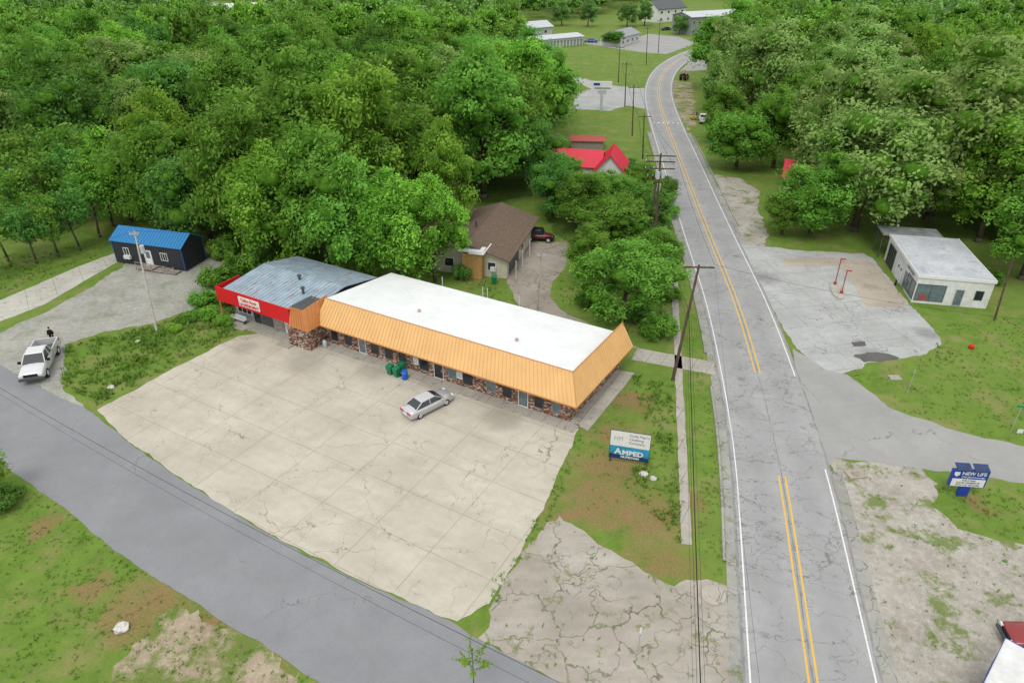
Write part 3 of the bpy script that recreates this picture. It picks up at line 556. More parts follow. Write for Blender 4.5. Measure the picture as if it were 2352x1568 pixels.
for x in(-.65,.65): 
    sp=MB().hexa([(x-.55,-.35,2.72),(x+.55,-.35,2.72),(x+.55,.35,2.95),(x-.55,.35,2.95)],[(x-.55,-.37,2.75),(x+.55,-.37,2.75),(x+.55,.33,2.98),(x-.55,.33,2.98)]).build('solar_panel',M['dark_navy'],t_)
    MB().tube((x,0,2.6),(x,0,2.83),.04).build('bracket',M['lgrey'],sp)
p=G(1380,255); H_=hgt(p[1],190); t_=thing('pole_sign','white two panel sign on a tall stone base beside the far junction','sign',(p[0],p[1],0),R(-5))
MB().box(-.35,.35,-.25,.25,0,H_-2.0).build('pedestal',M['lgrey'],t_); MB().box(-2.4,2.4,-.15,.15,H_-1.8,H_+.3).build('sign_panel',M['white'],t_); MB().box(-1.1,1.1,-.2,.2,H_-2.7,H_-1.85).build('lower_panel',M['lgrey'],t_)
MB().box(-2.2,-.6,-.18,-.152,H_-.7,H_-.1).build('blue_logo',M['sign_blue'],t_); MB().box(-1.9,2.0,-.18,-.152,H_-1.5,H_-1.15).build('text_band',M['grey'],t_)
def streetsign(u,v,tv,label,m_,w=.9,hh=.25):
    p=G(u,v); H_=hgt(p[1],tv); t_=thing('street_sign',label,'sign',(p[0],p[1],0),R(random.uniform(-20,20)))
    MB().tube((0,0,0),(0,0,H_),.035).build('post',M['galv'],t_); MB().box(-w/2,w/2,-.05,-.035,H_-hh,H_).build('sign_plate',m_,t_)
streetsign(2322,990,930,'green street name sign at the right side road',M['sign_green']); streetsign(2083,905,850,'thin bare metal sign post in the grass right of the highway',M['galv'],.12,.3)
streetsign(1636,360,322,'green direction sign near the crosswalk',M['sign_green'],2.0,.6); streetsign(1662,385,350,'small square metal sign under the trees near the green direction sign',M['galv'],.8,.8)
streetsign(1465,1495,1440,'small white marker post on the broken concrete',M['white'],.15,.5); streetsign(2338,1000,985,'small white sign panel low in the right hand grass',M['white'],.5,.4)
# ------------------------------------------------------------ poles and wires
def pole(name,label,b,tp,H_,r=.16,m_=None,arms=(),trans=0,group='utility poles along the highway',rz=0):
    bx=Vector((*G(*b),0)); tx=Vector((*G(tp[0],tp[1],H_),H_)); t_=thing(name,label,'utility pole',bx,0,group)
    d=tx-bx; MB().tube((0,0,0),d,r,r*.6,10).build('pole',m_ or M['pole_wood'],t_)
    tips=[]
    for (f_,w) in arms:
        c=d*f_; a=Vector((math.cos(rz),math.sin(rz),0)); q=Vector((-a.y,a.x,0))*.06
        P=c-a*w/2-q*2.5;Q=c+a*w/2-q*2.5; z_=Vector((0,0,.07))
        arm=MB().hexa([P-q-z_,Q-q-z_,Q+q-z_,P+q-z_],[P-q+z_,Q-q+z_,Q+q+z_,P+q+z_]).build('crossarm',m_ or M['pole_wood'],t_)
        for k in(-.48,-.2,.25,.48):
            e=c-q*2.5+a*w*k; MB().tube(e+z_,e+z_*1+Vector((0,0,.22)),.06,.04).build('insulator',M['lgrey'],arm); tips.append(bx+e+Vector((0,0,.3)))
    for k in range(trans):
        c=d*.82; a=Vector((math.cos(rz+k*2.1),math.sin(rz+k*2.1),0))*.45; MB().tube(c+a-Vector((0,0,.5)),c+a+Vector((0,0,.4)),.25,.25,12).build('transformer',M['lgrey'],t_)
    return bx,tx,tips,t_
P1=pole('utility_pole','dark leaning utility pole with one crossarm beside the tan mansard building',(1545,873),(1606,608),11.5,.17,arms=((.985,2.9),),rz=R(-3))
H2=hgt(G(1498,600)[1],352)
P2=pole('utility_pole','utility pole carrying stacked crossarms and transformers',(1500,602),(1518,352),H2,.19,arms=((.98,3.8),(.93,3.8),(.87,3.8)),trans=3,rz=R(-5))
P3=pole('utility_pole','second utility pole standing just left of the transformer pole',(1492,575),(1508,395),11,.17,arms=((.95,2.4),),rz=R(-5),trans=1)
P4=pole('utility_pole','pale utility pole between the driveway and the round tree',(1234,715),(1243,576),hgt(G(1234,715)[1],576),.13,M['pale_pole'],arms=((.93,.9),))
P5=pole('utility_pole','bleached leaning utility pole at the gravel lot before the black shed',(360,760),(308,530),9.8,.14,M['pale_pole'],arms=((.97,1.0),),trans=1)
P6=pole('utility_pole','short pale pole at the wood edge beside the black shed',(590,592),(579,518),hgt(G(590,592)[1],518),.11,M['pale_pole'])
P7=pole('utility_pole','leaning brown pole right of the service station',(2284,735),(2328,590),hgt(G(2284,735)[1],590)-.4,.13)
fp=[]
for b_,tv,lab in(((1452,312),195,'utility pole on the grass left of the crosswalk'),((1435,245),142,'utility pole by the far junction sign'),((1420,190),105,'utility pole at the near edge of the far field'),((1484,150),62,'utility pole at the bend of the far highway'),((1512,122),45,'utility pole before the far parking lot'),((1476,365),262,'pale utility pole close to the highway kerb by the red roof')):
    fp.append(pole('utility_pole',lab,b_,(b_[0]+4,tv),hgt(G(*b_)[1],tv),.15,arms=((.95,2.4),),rz=R(-5)))
def wire(a,b_,sag,label,r=.02,n=14):
    a=Vector(a);b_=Vector(b_); pts=[a.lerp(b_,i/n)-Vector((0,0,4*sag*(i/n)*(1-i/n))) for i in range(n+1)]
    o=MB().path(pts,r,4).build('overhead_wire',M['black']); tag(o,label,'wire','overhead power and telephone wires'); return o
back=Vector((-.2*62,-.98*62,0))
for i in(0,3):
    wire(P1[2][i],P1[2][i]+back,.8,'thin overhead conductor from the leaning pole over the near verge',.006)
    wire(P1[2][i],P2[2][i],.5,'overhead conductor between leaning pole and transformer pole',.015)
for f_,r_ in((.62,.030),(.56,.010),(.69,.008)):
    a=P1[0].lerp(P1[1],f_); wire(a,a+back+Vector((0,0,.3)),.5,['thick black telephone cable running along the near sidewalk','thin cable under the thick telephone cable','thin cable above the thick telephone cable'][int(f_<.6)+2*int(f_>.65)],r_); wire(a,P2[0].lerp(P2[1],f_*.8),.5,'telephone cable from leaning pole to transformer pole',r_*.8)
for k in(0,3,5,8,11):
    wire(P2[2][k],fp[5][2][k%4],.6,'overhead wire from transformer pole toward the far poles',.02)
for a,c in((5,0),(0,1),(1,2),(2,3),(3,4)):
    for k in(0,3): wire(fp[a][2][k],fp[c][2][k],.8,'distant overhead wire between far poles',.025)
wire(P4[1],P1[0].lerp(P1[1],.9),.4,'service wire from pale driveway pole to leaning pole',.011); wire(P4[0].lerp(P4[1],.75),P1[0].lerp(P1[1],.7),.6,'lower service wire from pale driveway pole to leaning pole',.011)
wire(P4[1],P2[0].lerp(P2[1],.6),.5,'wire from pale driveway pole to transformer pole',.011)
wire(P5[1],G3(-200,640,7),.8,'wire leaving the bleached pole to the left',.011); wire(P5[1],P6[1],.5,'wire from bleached pole to wood edge pole',.011)
wire(G3(-150,800,7),G3(1480,1660,7),1.2,'long cable strung over the near side road',.015); wire(G3(-150,812,7.4),G3(1480,1700,7.3),1.2,'second cable strung over the near side road',.009)
wire(P1[2][3],G3(2500,745,9),.9,'wire crossing the highway above the service station forecourt',.010)
# ------------------------------------------------------------ vehicles
def wheels(t_,xs,y,r,w=.22):
    for x in xs:
        for s in(-1,1):
            wo=MB().tube((x,s*(y-w),r),(x,s*(y+.01),r),r,r,18).build('wheel',M['black'],t_); MB().tube((x,s*(y+.005),r),(x,s*(y+.025),r),r*.62,r*.55,14).build('rim',M['lgrey'],wo)
def bodyloft(st,z0,paint,t_,name='body'):
    secs=[]
    for x,zt,w,*q in st:
        zb=q[0] if q else z0
        secs.append([(x,-w*.9,zb),(x,-w,zb+.12),(x,-w,max(zb+.14,zt-.28)),(x,-w*.96,zt-.12),(x,-w*.82,zt-.015),(x,-w*.3,zt+.02),(x,w*.3,zt+.02),(x,w*.82,zt-.015),(x,w*.96,zt-.12),(x,w,max(zb+.14,zt-.28)),(x,w,zb+.12),(x,w*.9,zb)])
    return MB().loft(secs).build(name,paint,t_,True)
def cabin(t_,xb0,xb1,wb_,zb,xt0,xt1,wt,zt,paint,piers=(0,)):
    MB().hexa([(xb0,-wb_,zb),(xb1,-wb_,zb),(xb1,wb_,zb),(xb0,wb_,zb)],[(xt0,-wt,zt),(xt1,-wt,zt),(xt1,wt,zt),(xt0,wt,zt)]).build('window_glass',M['glass'],t_)
    e=.03; MB().hexa([(xt0-.06,-wt-e,zt-.02),(xt1+.08,-wt-e,zt-.02),(xt1+.08,wt+e,zt-.02),(xt0-.06,wt+e,zt-.02)],[(xt0+.05,-wt*.9,zt+.06),(xt1-.05,-wt*.9,zt+.06),(xt1-.05,wt*.9,zt+.06),(xt0+.05,wt*.9,zt+.06)]).build('roof',paint,t_,bevel=.03)
    m=MB()
    for s in(-1,1):
        m.tube((xb0,s*wb_,zb),(xt0,s*wt,zt),.05).tube((xb1,s*wb_,zb),(xt1,s*wt,zt),.04)
        for q in piers: m.tube((q,s*(wb_+.005),zb),(q*.9,s*(wt+.01),zt),.04)
    m.build('pillar',paint,t_)
def sedan(name,label,cat,loc,rz,paint,sc=1.,group=None):
    t_=thing(name,label,cat,loc,rz,group); t_.scale=(sc,sc,sc)
    bodyloft([(-2.52,.72,.74,.36),(-2.47,.98,.84,.28),(-2.0,1.04,.90,.22),(-1.2,1.0,.92,.2),(0,.96,.925,.2),(1.1,.96,.92,.2),(1.7,.90,.90,.22),(2.2,.80,.86,.24),(2.45,.68,.78,.28),(2.53,.55,.68,.32)],.2,paint,t_)
    cabin(t_,-1.95,1.3,.80,.95,-1.05,.42,.60,1.42,paint,(-.25,))
    wheels(t_,(-1.5,1.5),.90,.33)
    for s in(-1,1):
        MB().box(-2.53,-2.38,s*.5-.26,s*.5+.26,.72,.92).build('tail_light',M['tail'],t_,bevel=.02); MB().box(2.3,2.47,s*.6-.18,s*.6+.18,.60,.74).build('headlight',M['lamp'],t_,bevel=.03)
        MB().box(.85,1.05,s*.98-.1,s*.98+.1,.95,1.08).build('mirror',paint,t_,bevel=.03)
        MB().box(-.6,-.42,s*.932-.01,s*.932+.01,.80,.83).build('door_handle',M['lgrey'],t_)
        MB().box(-1.3,1.2,s*.93-.006,s*.93+.006,.22,.26).build('sill',M['dgrey'],t_)
    MB().box(-2.56,-2.46,-.24,.24,.56,.68).build('number_plate',M['white'],t_); MB().box(2.5,2.56,-.4,.4,.42,.56).build('grille',M['dgrey'],t_); return t_
def pickup(name,label,cat,loc,rz,paint,sc=1.):
    t_=thing(name,label,cat,loc,rz); t_.scale=(sc,sc,sc)
    bodyloft([(-.65,1.18,.94,.38),(.4,1.18,.95,.36),(1.3,1.18,.94,.36),(1.9,1.14,.92,.36),(2.65,1.04,.90,.40),(2.8,.95,.86,.42),(2.85,.8,.82,.45)],.36,paint,t_)
    cabin(t_,-.62,1.5,.84,1.16,-.45,.75,.68,1.74,paint,(.1,))
    MB().box(-2.8,-.68,-.92,-.84,.5,1.25).box(-2.8,-.68,.84,.92,.5,1.25).box(-.75,-.68,-.84,.84,.5,1.25).build('bed_wall',paint,t_,bevel=.02)
    MB().box(-2.8,-.76,-.84,.84,.5,.62).build('bed_floor',M['dgrey'],t_); MB().box(-2.88,-2.803,-.84,.84,.55,1.22).build('tailgate',paint,t_,bevel=.02)
    MB().box(-3.0,-2.89,-.9,.9,.45,.6).build('rear_bumper',M['dgrey'],t_); MB().box(2.86,3.0,-.9,.9,.45,.68).build('front_bumper',M['dgrey'],t_,bevel=.03)
    MB().box(2.84,2.9,-.5,.5,.72,.94).build('grille',M['black'],t_)
    wheels(t_,(-1.85,1.9),.93,.39)
    for s in(-1,1):
        MB().box(2.78,2.89,s*.68-.16,s*.68+.16,.74,.93).build('headlight',M['lamp'],t_,bevel=.02); MB().box(-2.84,-2.7,s*.925-.02,s*.925+.02,.85,1.15).build('tail_light',M['tail'],t_)
        MB().box(1.15,1.3,s*1.05-.12,s*1.05+.12,1.15,1.38).build('mirror',M['black'],t_,bevel=.03)
    return t_
sedan('sedan','silver sedan parked alone on the concrete lot by the shops','car',(*G(983,937),.02),R(44),M['silver'],1.02)
pickup('pickup_truck','pale silver pickup truck parked at the road edge of the gravel lot','truck',(*G(98,842),.016),R(-72),M['palesilver'],1.22)
pickup('pickup_truck','dark red pickup truck at the right edge on the gravel','truck',(33.4,27.9,.01),R(172),M['dred'])
sedan('sedan','blue car parked at the far storage building','car',(*G(1357,98),.01),R(170),M['bluecar'],1.1)
sedan('sedan','black car parked before the long two storey building','car',(*G(1625,84),.01),R(70),M['blackcar'],1.1); sedan('sedan','dark car in the far parking lot left of the motel','car',(*G(1530,70),.01),R(30),M['blackcar'],1.1)
sedan('sedan','small dark car near the far highway bend','car',(*G(1632,122),.01),R(20),M['maroon'],1.0)
pickup('pickup_truck','white pickup truck parked among the trees right of the crosswalk','truck',(*G(1614,280),.01),R(80),M['whitecar'])
jp=G(1240,552); t_=thing('off_roader','dark maroon boxy off roader with spare wheel beside the bungalow','car',(jp[0],jp[1],.01),R(-12))
bodyloft([(-1.9,1.1,.78,.5),(-1.0,1.1,.80,.48),(.4,1.1,.80,.48),(.9,1.08,.72,.48),(1.9,1.0,.66,.5)],.48,M['maroon'],t_); cabin(t_,-1.85,.55,.74,1.1,-1.8,.3,.68,1.75,M['blackcar'],(-.6,)); wheels(t_,(-1.25,1.35),.84,.4)
MB().tube((-1.92,0,1.0),(-2.12,0,1.0),.36,.36,16).build('spare_wheel',M['black'],t_); MB().box(1.88,2.05,-.75,.75,.5,.65).build('bumper',M['black'],t_)
for s in(-1,1): MB().tube((1.88,s*.45,.85),(1.93,s*.45,.85),.1,n=12).build('headlight',M['lamp'],t_); MB().box(.9,1.85,s*.72-.12,s*.72+.12,.85,.9).build('fender',M['black'],t_)
tp=G(1571,184); t_=thing('tractor','small red tractor parked on the dirt beside the far highway','tractor',(tp[0],tp[1],0),R(60)); t_.scale=(1.4,)*3
MB().box(0,1.6,-.35,.35,.7,1.25).build('bonnet',M['red_metal'],t_,bevel=.08); MB().box(-.9,0,-.4,.4,.6,.9).build('chassis',M['dred'],t_); MB().box(-.7,-.3,-.25,.25,.95,1.4).build('seat',M['black'],t_)
wheels(t_,(-.6,),.75,.65,.35); wheels(t_,(1.3,),.6,.4,.25); MB().tube((-.1,0,1.0),(-.25,0,1.5),.04).tube((-.9,-.4,.9),(-.9,-.4,2.1),.05).tube((-.9,.4,.9),(-.9,.4,2.1),.05).tube((-.9,-.4,2.1),(-.9,.4,2.1),.05).build('roll_bar',M['dred'],t_)
tp=G(1594,275); t_=thing('forklift','small yellow machine under the trees by the crosswalk','machine',(tp[0],tp[1],0),R(20)); t_.scale=(.75,)*3
MB().box(-1,.7,-.5,.5,.4,1.2).build('body',M['yellow'],t_,bevel=.06); MB().box(-.8,.3,-.5,.5,2.2,2.28).build('roof',M['dgrey'],t_); wheels(t_,(-.7,.6),.55,.35)
for x in(-.75,.25): 
    for y in(-.45,.45): MB().tube((x,y,1.2),(x,y,2.2),.04).build('pillar',M['dgrey'],t_)
MB().box(.75,.85,-.4,.4,.1,2.4).build('mast',M['dgrey'],t_)
cx,cy=G(2310,1468,2.8); t_=thing('trailer','white enclosed trailer with blue trim cut by the bottom right corner','trailer',(cx,cy,0),R(44))
MB().box(-5,0,-2.4,0,.5,2.8).build('body',M['white'],t_,bevel=.03); MB().box(-5.03,.03,-2.43,.03,2.803,2.86).build('roof',M['offwhite'],t_); MB().box(-5.05,.05,.031,.06,2.66,2.9).box(-5.06,-5.02,-2.45,.05,2.66,2.9).box(.031,.06,-2.45,.05,2.66,2.9).box(-5.04,.04,.031,.05,.5,.7).build('trim',M['blue_trim'],t_)
window(t_,1.3,1.2,1.3,2.1,0,M['dgrey'],M['glass'],xf=lambda p:(-p[0],-p[1],p[2])); window(t_,3.5,1.2,1.3,2.1,0,M['dgrey'],M['glass'],xf=lambda p:(-p[0],-p[1],p[2]))
for x in(-2.9,-2.1):
    for y in(-2.3,-.02): MB().tube((x,y-.1,.35),(x,y+.1,.35),.35,n=16).build('wheel',M['black'],t_)
# ------------------------------------------------------------ person
def person(loc,rz):
    V=[(0,0,.95),(0,0,1.15),(0,0,1.38),(0,0,1.50),(0,0.01,1.58),(0,0.01,1.70)]; r=[.15,.135,.16,.065,.085,.095]; E=[(0,1),(1,2),(2,3),(3,4),(4,5)]
    def ch(st,pts):
        p=st
        for q,rr in pts: V.append(q); r.append(rr); E.append((p,len(V)-1)); p=len(V)-1
        return p
    for s in(-1,1):
        ch(0,[((s*.10,0,.88),.10),((s*.11,-.02,.48),.065),((s*.12,.02,.09),.045),((s*.13,-.14,.04),.04)])
        h_=ch(2,[((s*.18,0,1.40),.07),((s*.24,.02,1.12),.045),((s*.20,-.18,1.0),.035),((s*.19,-.24,.99),.03)])
        for k in range(4): ch(h_,[((s*(.165+.018*k),-.29,.99-.003*k),.010),((s*(.165+.018*k),-.32+.005*abs(k-1),.965),.009)])
        ch(h_,[((s*.15,-.26,.985),.011),((s*.14,-.29,.975),.010)])
    me=bpy.data.meshes.new('body'); me.from_pydata(V,E,[]); me.materials.append(M['skin'])
    root=thing('person','person in black clothing standing behind the pale silver pickup truck','person',loc,rz); root.scale=(1.08,)*3
    o=bpy.data.objects.new('body',me); C.objects.link(o); o.parent=root; sk_=o.modifiers.new('s','SKIN')
    lay=me.skin_vertices[0] if me.skin_vertices else None
    if lay is None:
        bm=bmesh.new(); bm.from_mesh(me); bm.verts.layers.skin.new(); bm.to_mesh(me); bm.free(); lay=me.skin_vertices[0]
    for i,x in enumerate(lay.data): x.radius=(r[i],r[i]*.8); x.use_root=(i==0)
    o.modifiers.new('u','SUBSURF').levels=1
    def ell(c,a,n=10,m_=7): 
        return [[ (c[0]+a[0]*math.sin(PI*(j+.5)/m_)*math.cos(2*PI*i/n),c[1]+a[1]*math.sin(PI*(j+.5)/m_)*math.sin(2*PI*i/n),c[2]-a[2]*math.cos(PI*(j+.5)/m_)) for i in range(n)] for j in range(m_)]
    MB().loft(ell((0,.03,1.73),(.095,.11,.10))).build('hair',M['hair'],root,True)
    MB().loft([[(w*math.cos(2*PI*i/14),d_*math.sin(2*PI*i/14),z_) for i in range(14)] for w,d_,z_ in((.20,.15,.82),(.19,.15,1.1),(.24,.17,1.38),(.12,.10,1.52))]).build('jacket',M['cloth_dark'],root,True)
    for s in(-1,1): MB().tube((s*.2,0,1.42),(s*.26,.02,1.1),.075,.06).tube((s*.26,.02,1.1),(s*.205,-.17,1.01),.06,.05).build('sleeve',M['cloth_dark'],root,True)
    m=MB()
    for s in(-1,1): m.tube((s*.1,0,.92),(s*.12,-.01,.48),.115,.085).tube((s*.12,-.01,.5),(s*.125,.02,.08),.085,.065)
    m.build('trousers',M['cloth_dark'],root,True)
person((*G(112,756,1.7),.01),R(10))
# ------------------------------------------------------------ rocks, manholes, bits
def rock(u,v,r,label,seed):
    rn=random.Random(seed); me=bpy.data.meshes.new('rock'); bm=bmesh.new(); bmesh.ops.create_icosphere(bm,subdivisions=2,radius=r)
    for q in bm.verts: q.co*=rn.uniform(.75,1.15); q.co.z*=.5
    bm.to_mesh(me); bm.free(); me.materials.append(M['rock']); o=bpy.data.objects.new('rock',me); C.objects.link(o); p=G(u,v); o.location=(p[0],p[1],r*.3); tag(o,label,'rock')
rock(280,1443,.5,'large pale rock in the bottom left grass',1); rock(255,891,.35,'pale rock in the grass left of the parking lot',2); rock(1478,1090,.35,'rock on the bare soil under the shop sign',3); rock(318,785,.3,'small rock in the weeds near the bleached pole',4); rock(1500,1100,.3,'low rock right of the one under the shop sign',5)
p=G(1638,1367); t_=thing('manhole','round manhole set in a concrete ring beside the highway','manhole',(p[0],p[1],.01)); MB().tube((0,0,0),(0,0,.1),.85,.82,28).build('ring',M['walk'],t_); MB().tube((0,0,.1),(0,0,.13),.35,.34,24).build('cover',M['tanconc'],t_)
p=G(1965,1090); t_=thing('drain_box','square concrete drain box with round lid at the side road corner','drain',(p[0],p[1],.01),R(8)); MB().box(-.75,.75,-.5,.5,0,.14).build('slab',M['tanconc'],t_); MB().tube((0,0,.14),(0,0,.17),.38,.38,20).build('lid',M['wood'],t_)
p=G(2230,800); o=MB().loft([[(rr_*math.cos(i*PI/5),rr_*math.sin(i*PI/5),z_) for i in range(10)] for rr_,z_ in((.22,0),(.3,.15),(.26,.4),(.1,.5))]).build('buoy',M['red_metal'],None,True); o.location=(p[0],p[1],0); tag(o,'small bright red object lying in the grass below the service station','object')
p=G(2055,868); o=MB().box(-.55,.55,-.4,.4,0,.12).build('slab',M['walk']); o.location=(p[0],p[1],0); tag(o,'small concrete utility slab in the grass by the side road','slab')
# ------------------------------------------------------------ far buildings
def farb(name,label,cat,a,b_,dep,h_,rh,wm,rm,nw=4,doors=0,ribs=0,storeys=1):
    a=Vector(G(*a));b_=Vector(G(*b_)); L=(b_-a).length; t_=thing(name,label,cat,(a.x,a.y,0),math.atan2((b_-a).y,(b_-a).x)); wing(t_,0,L,0,dep,h_,rh,wm,rm,.6,ribs=ribs,thick=.2)
    for s in range(storeys):
        z0=s*h_/storeys
        for k in range(nw): window(t_,L*(k+.5)/nw,min(1.4,L/nw*.5),z0+.9,z0+2.1,0)
    for k in range(doors): MB().box(L*(k+.5)/doors-.32*L/doors,L*(k+.5)/doors+.32*L/doors,-.05,-.003,.05,h_*.75).build('roller_door',M['grey'],t_)
farb('storage_building','long low storage building with many roller doors beyond the field','building',(1215,115),(1338,103),9,3.2,.9,M['white'],M['lgrey'],0,16)
farb('barn','grey barn with pale roof behind the storage building','building',(1175,88),(1268,80),10,3.5,2,M['lgrey'],M['lgrey'],3)
farb('motel','long two storey motel with pale metal roof on the far hill','building',(1585,82),(1705,74),14,7.5,1.6,M['grey'],M['lgrey'],10,0,0,2)
farb('house','white two storey house with dark roof left of the motel','house',(1510,53),(1572,47),11,6.5,3.5,M['white'],M['dgrey'],4,0,0,2)
farb('shop','small white fronted shop with arched top by the far parking lot','shop',(1425,108),(1467,96),9,3.5,1.8,M['offwhite'],M['grey'],4)
farb('building','low white building among the trees far right of the highway','building',(1850,72),(1930,68),12,4,1.5,M['white'],M['lgrey'],5)
farb('house','far white house on the top right skyline','house',(1790,32),(1840,30),11,5,3,M['white'],M['grey'],3)
farb('barn','distant pale roofed barn at the top left clearing','building',(530,44),(600,41),14,5,2,M['lgrey'],M['white'],0)
farb('house','pale grey house glimpsed through the young trees at left','house',(-60,450),(50,445),9,2.8,1.2,M['offwhite'],M['grey'],3)
# ------------------------------------------------------------ trees
def inpoly(x,y,P):
    c=False; j=len(P)-1
    for i in range(len(P)):
        if (P[i][1]>y)!=(P[j][1]>y) and x<(P[j][0]-P[i][0])*(y-P[i][1])/(P[j][1]-P[i][1])+P[i][0]: c=not c
        j=i
    return c
def cubes():
    vs={};vl=[];fs=[]
    def vid(p):
        k=tuple(p)
        if k not in vs: vs[k]=len(vl); q=np.array(p,float); vl.append(q/np.linalg.norm(q))
        return vs[k]
    for ax in range(3):
        for s in(-1,1):
            for i in(-1,0):
                for j in(-1,0):
                    q=[]
                    for a,b_ in((i,j),(i+1,j),(i+1,j+1),(i,j+1)):
                        p=[0,0,0];p[ax]=s;p[(ax+1)%3]=a;p[(ax+2)%3]=b_; q.append(vid(p))
                    fs.append(q if s>0 else q[::-1])
    return np.array(vl),np.array(fs)
CV,CF=cubes()
def unit(n,r):
    d=r.normal(size=(n,3)); return d/np.linalg.norm(d,axis=1)[:,None]
def crown_np(seed,ax,cz,nl,npl,ls,lr,core=.66,low=-.45):
    r=np.random.default_rng(seed); dirs=unit(nl*4,r); dirs=dirs[dirs[:,2]>low][:nl]; nl=len(dirs)
    az=np.arctan2(dirs[:,1],dirs[:,0]); ph=r.uniform(0,6.28,3); irr=1+.12*np.sin(2*az+ph[0])+.10*np.sin(3*az+ph[1]+dirs[:,2]*2)+.06*np.sin(5*az+ph[2])
    ra=(r.uniform(.42,.88,nl)*irr)[:,None]; LC=dirs*np.array(ax)*ra+np.array([0,0,cz]); LR=r.uniform(lr[0],lr[1],nl)
    LC[0]=(0,0,cz-.12*ax[2]); LR[0]=ax[0]*.42
    sc=np.stack([r.uniform(.75,1.3,nl),r.uniform(.75,1.3,nl),r.uniform(.65,1.0,nl)],1); th=r.uniform(0,PI,nl)
    cnt_=np.maximum(20,(npl*(LR/LR[1:].mean())**2)).astype(int); cnt_[0]=npl
    li=np.repeat(np.arange(nl),cnt_); d=unit(len(li),r); outw=LC[li]-np.array([0,0,cz-ax[2]*.3]); outw/=np.linalg.norm(outw,axis=1)[:,None]+1e-6
    keep=(np.sum(d*outw,axis=1)>-.3); li=li[keep]; d=d[keep]; n=len(li)
    bump=1+.15*np.sin(d[:,0]*6+li)+.15*np.sin(d[:,1]*7+li*2)
    q=d*(LR[li]*r.uniform(.70,1.25,n)*bump)[:,None]*sc[li]; c_,s_=np.cos(th[li]),np.sin(th[li]); q=np.stack([q[:,0]*c_-q[:,1]*s_,q[:,0]*s_+q[:,1]*c_,q[:,2]],1)
    P=LC[li]+q
    nm=d+r.normal(size=(n,3))*.38+np.array([0,0,.25]); nm/=np.linalg.norm(nm,axis=1)[:,None]
    tt=np.cross(nm,unit(n,r)); tt/=np.linalg.norm(tt,axis=1)[:,None]+1e-6; bb=np.cross(nm,tt)
    s=(ls*r.uniform(.55,1.35,n))[:,None]
    Q=np.stack([P+tt*s,P+bb*s*.6,P-tt*s,P-bb*s*.6],1).reshape(-1,3); fq=np.arange(n*4).reshape(-1,4); mi=np.zeros(n,int)
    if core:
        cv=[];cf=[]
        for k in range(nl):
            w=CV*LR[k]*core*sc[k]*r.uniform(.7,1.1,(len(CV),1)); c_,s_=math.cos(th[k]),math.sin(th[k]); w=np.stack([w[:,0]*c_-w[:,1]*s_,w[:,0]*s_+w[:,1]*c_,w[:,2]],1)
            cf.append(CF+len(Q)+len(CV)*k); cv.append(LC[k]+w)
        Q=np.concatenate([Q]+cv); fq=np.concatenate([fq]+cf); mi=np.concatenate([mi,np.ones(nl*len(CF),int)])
    return Q,fq,mi
def npmesh(name,V,Q,mi,mats):
    me=bpy.data.meshes.new(name); me.vertices.add(len(V)); me.vertices.foreach_set('co',V.astype(np.float32).ravel()); k=Q.shape[1]
    me.loops.add(Q.size); me.loops.foreach_set('vertex_index',Q.astype(np.int32).ravel()); me.polygons.add(len(Q)); me.polygons.foreach_set('loop_start',np.arange(0,Q.size,k,dtype=np.int32)); me.polygons.foreach_set('loop_total',np.full(len(Q),k,np.int32))
    for m_ in mats: me.materials.append(m_)
    me.polygons.foreach_set('material_index',np.asarray(mi,np.int32)); me.update(calc_edges=True); return me
def trunkmesh(seed,cz,rr,r0,limbs=6):
    rn=random.Random(seed); m=MB(); top=Vector((rn.uniform(-.3,.3),rn.uniform(-.3,.3),cz)); m.tube((0,0,-.1),(0,0,.5),r0*1.35,r0,9).tube((0,0,.5),top*.55,r0,r0*.75,9).tube(top*.55,top*1.15,r0*.75,r0*.25,8)
    for k in range(limbs):
        a=2*PI*k/limbs+rn.uniform(-.4,.4); f_=rn.uniform(.45,.9); s_=top*f_; e=s_+Vector((math.cos(a)*rr*rn.uniform(.5,.8),math.sin(a)*rr*rn.uniform(.5,.8),rn.uniform(.15,.4)*cz)); mid=s_.lerp(e,.5)+Vector((0,0,-.2))
        m.tube(s_,mid,r0*.45,r0*.3,6).tube(mid,e,r0*.3,r0*.08,6)
    o=m.build('trunk',M['bark'],None,True); me=o.data; bpy.data.objects.remove(o); return me
VAR=[]
for k,(ax,cz,nl,npl,lr) in enumerate([((5.3,5.3,5.8),7.0,66,310,(.8,1.8)),((4.7,4.7,6.4),7.3,62,320,(.7,1.7)),((5.8,5.5,5.2),6.8,72,290,(.8,1.9)),((5.0,5.0,6.0),7.2,62,320,(.7,1.7)),((5.5,5.6,5.5),7.0,74,280,(.7,1.7)),((4.4,4.5,6.5),7.4,56,330,(.7,1.6)),((5.9,5.2,5.7),6.9,70,295,(.7,1.9))]):
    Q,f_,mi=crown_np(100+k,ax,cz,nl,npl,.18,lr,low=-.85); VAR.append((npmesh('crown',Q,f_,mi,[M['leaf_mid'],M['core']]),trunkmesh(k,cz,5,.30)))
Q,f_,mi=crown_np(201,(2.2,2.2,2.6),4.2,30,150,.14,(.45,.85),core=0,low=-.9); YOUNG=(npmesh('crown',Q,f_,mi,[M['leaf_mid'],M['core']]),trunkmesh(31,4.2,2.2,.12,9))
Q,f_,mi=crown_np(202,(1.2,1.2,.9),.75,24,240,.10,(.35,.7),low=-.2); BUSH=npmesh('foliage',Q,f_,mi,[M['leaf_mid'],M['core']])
def setmat(o,m_):
    o.material_slots[0].link='OBJECT'; o.material_slots[0].material=m_
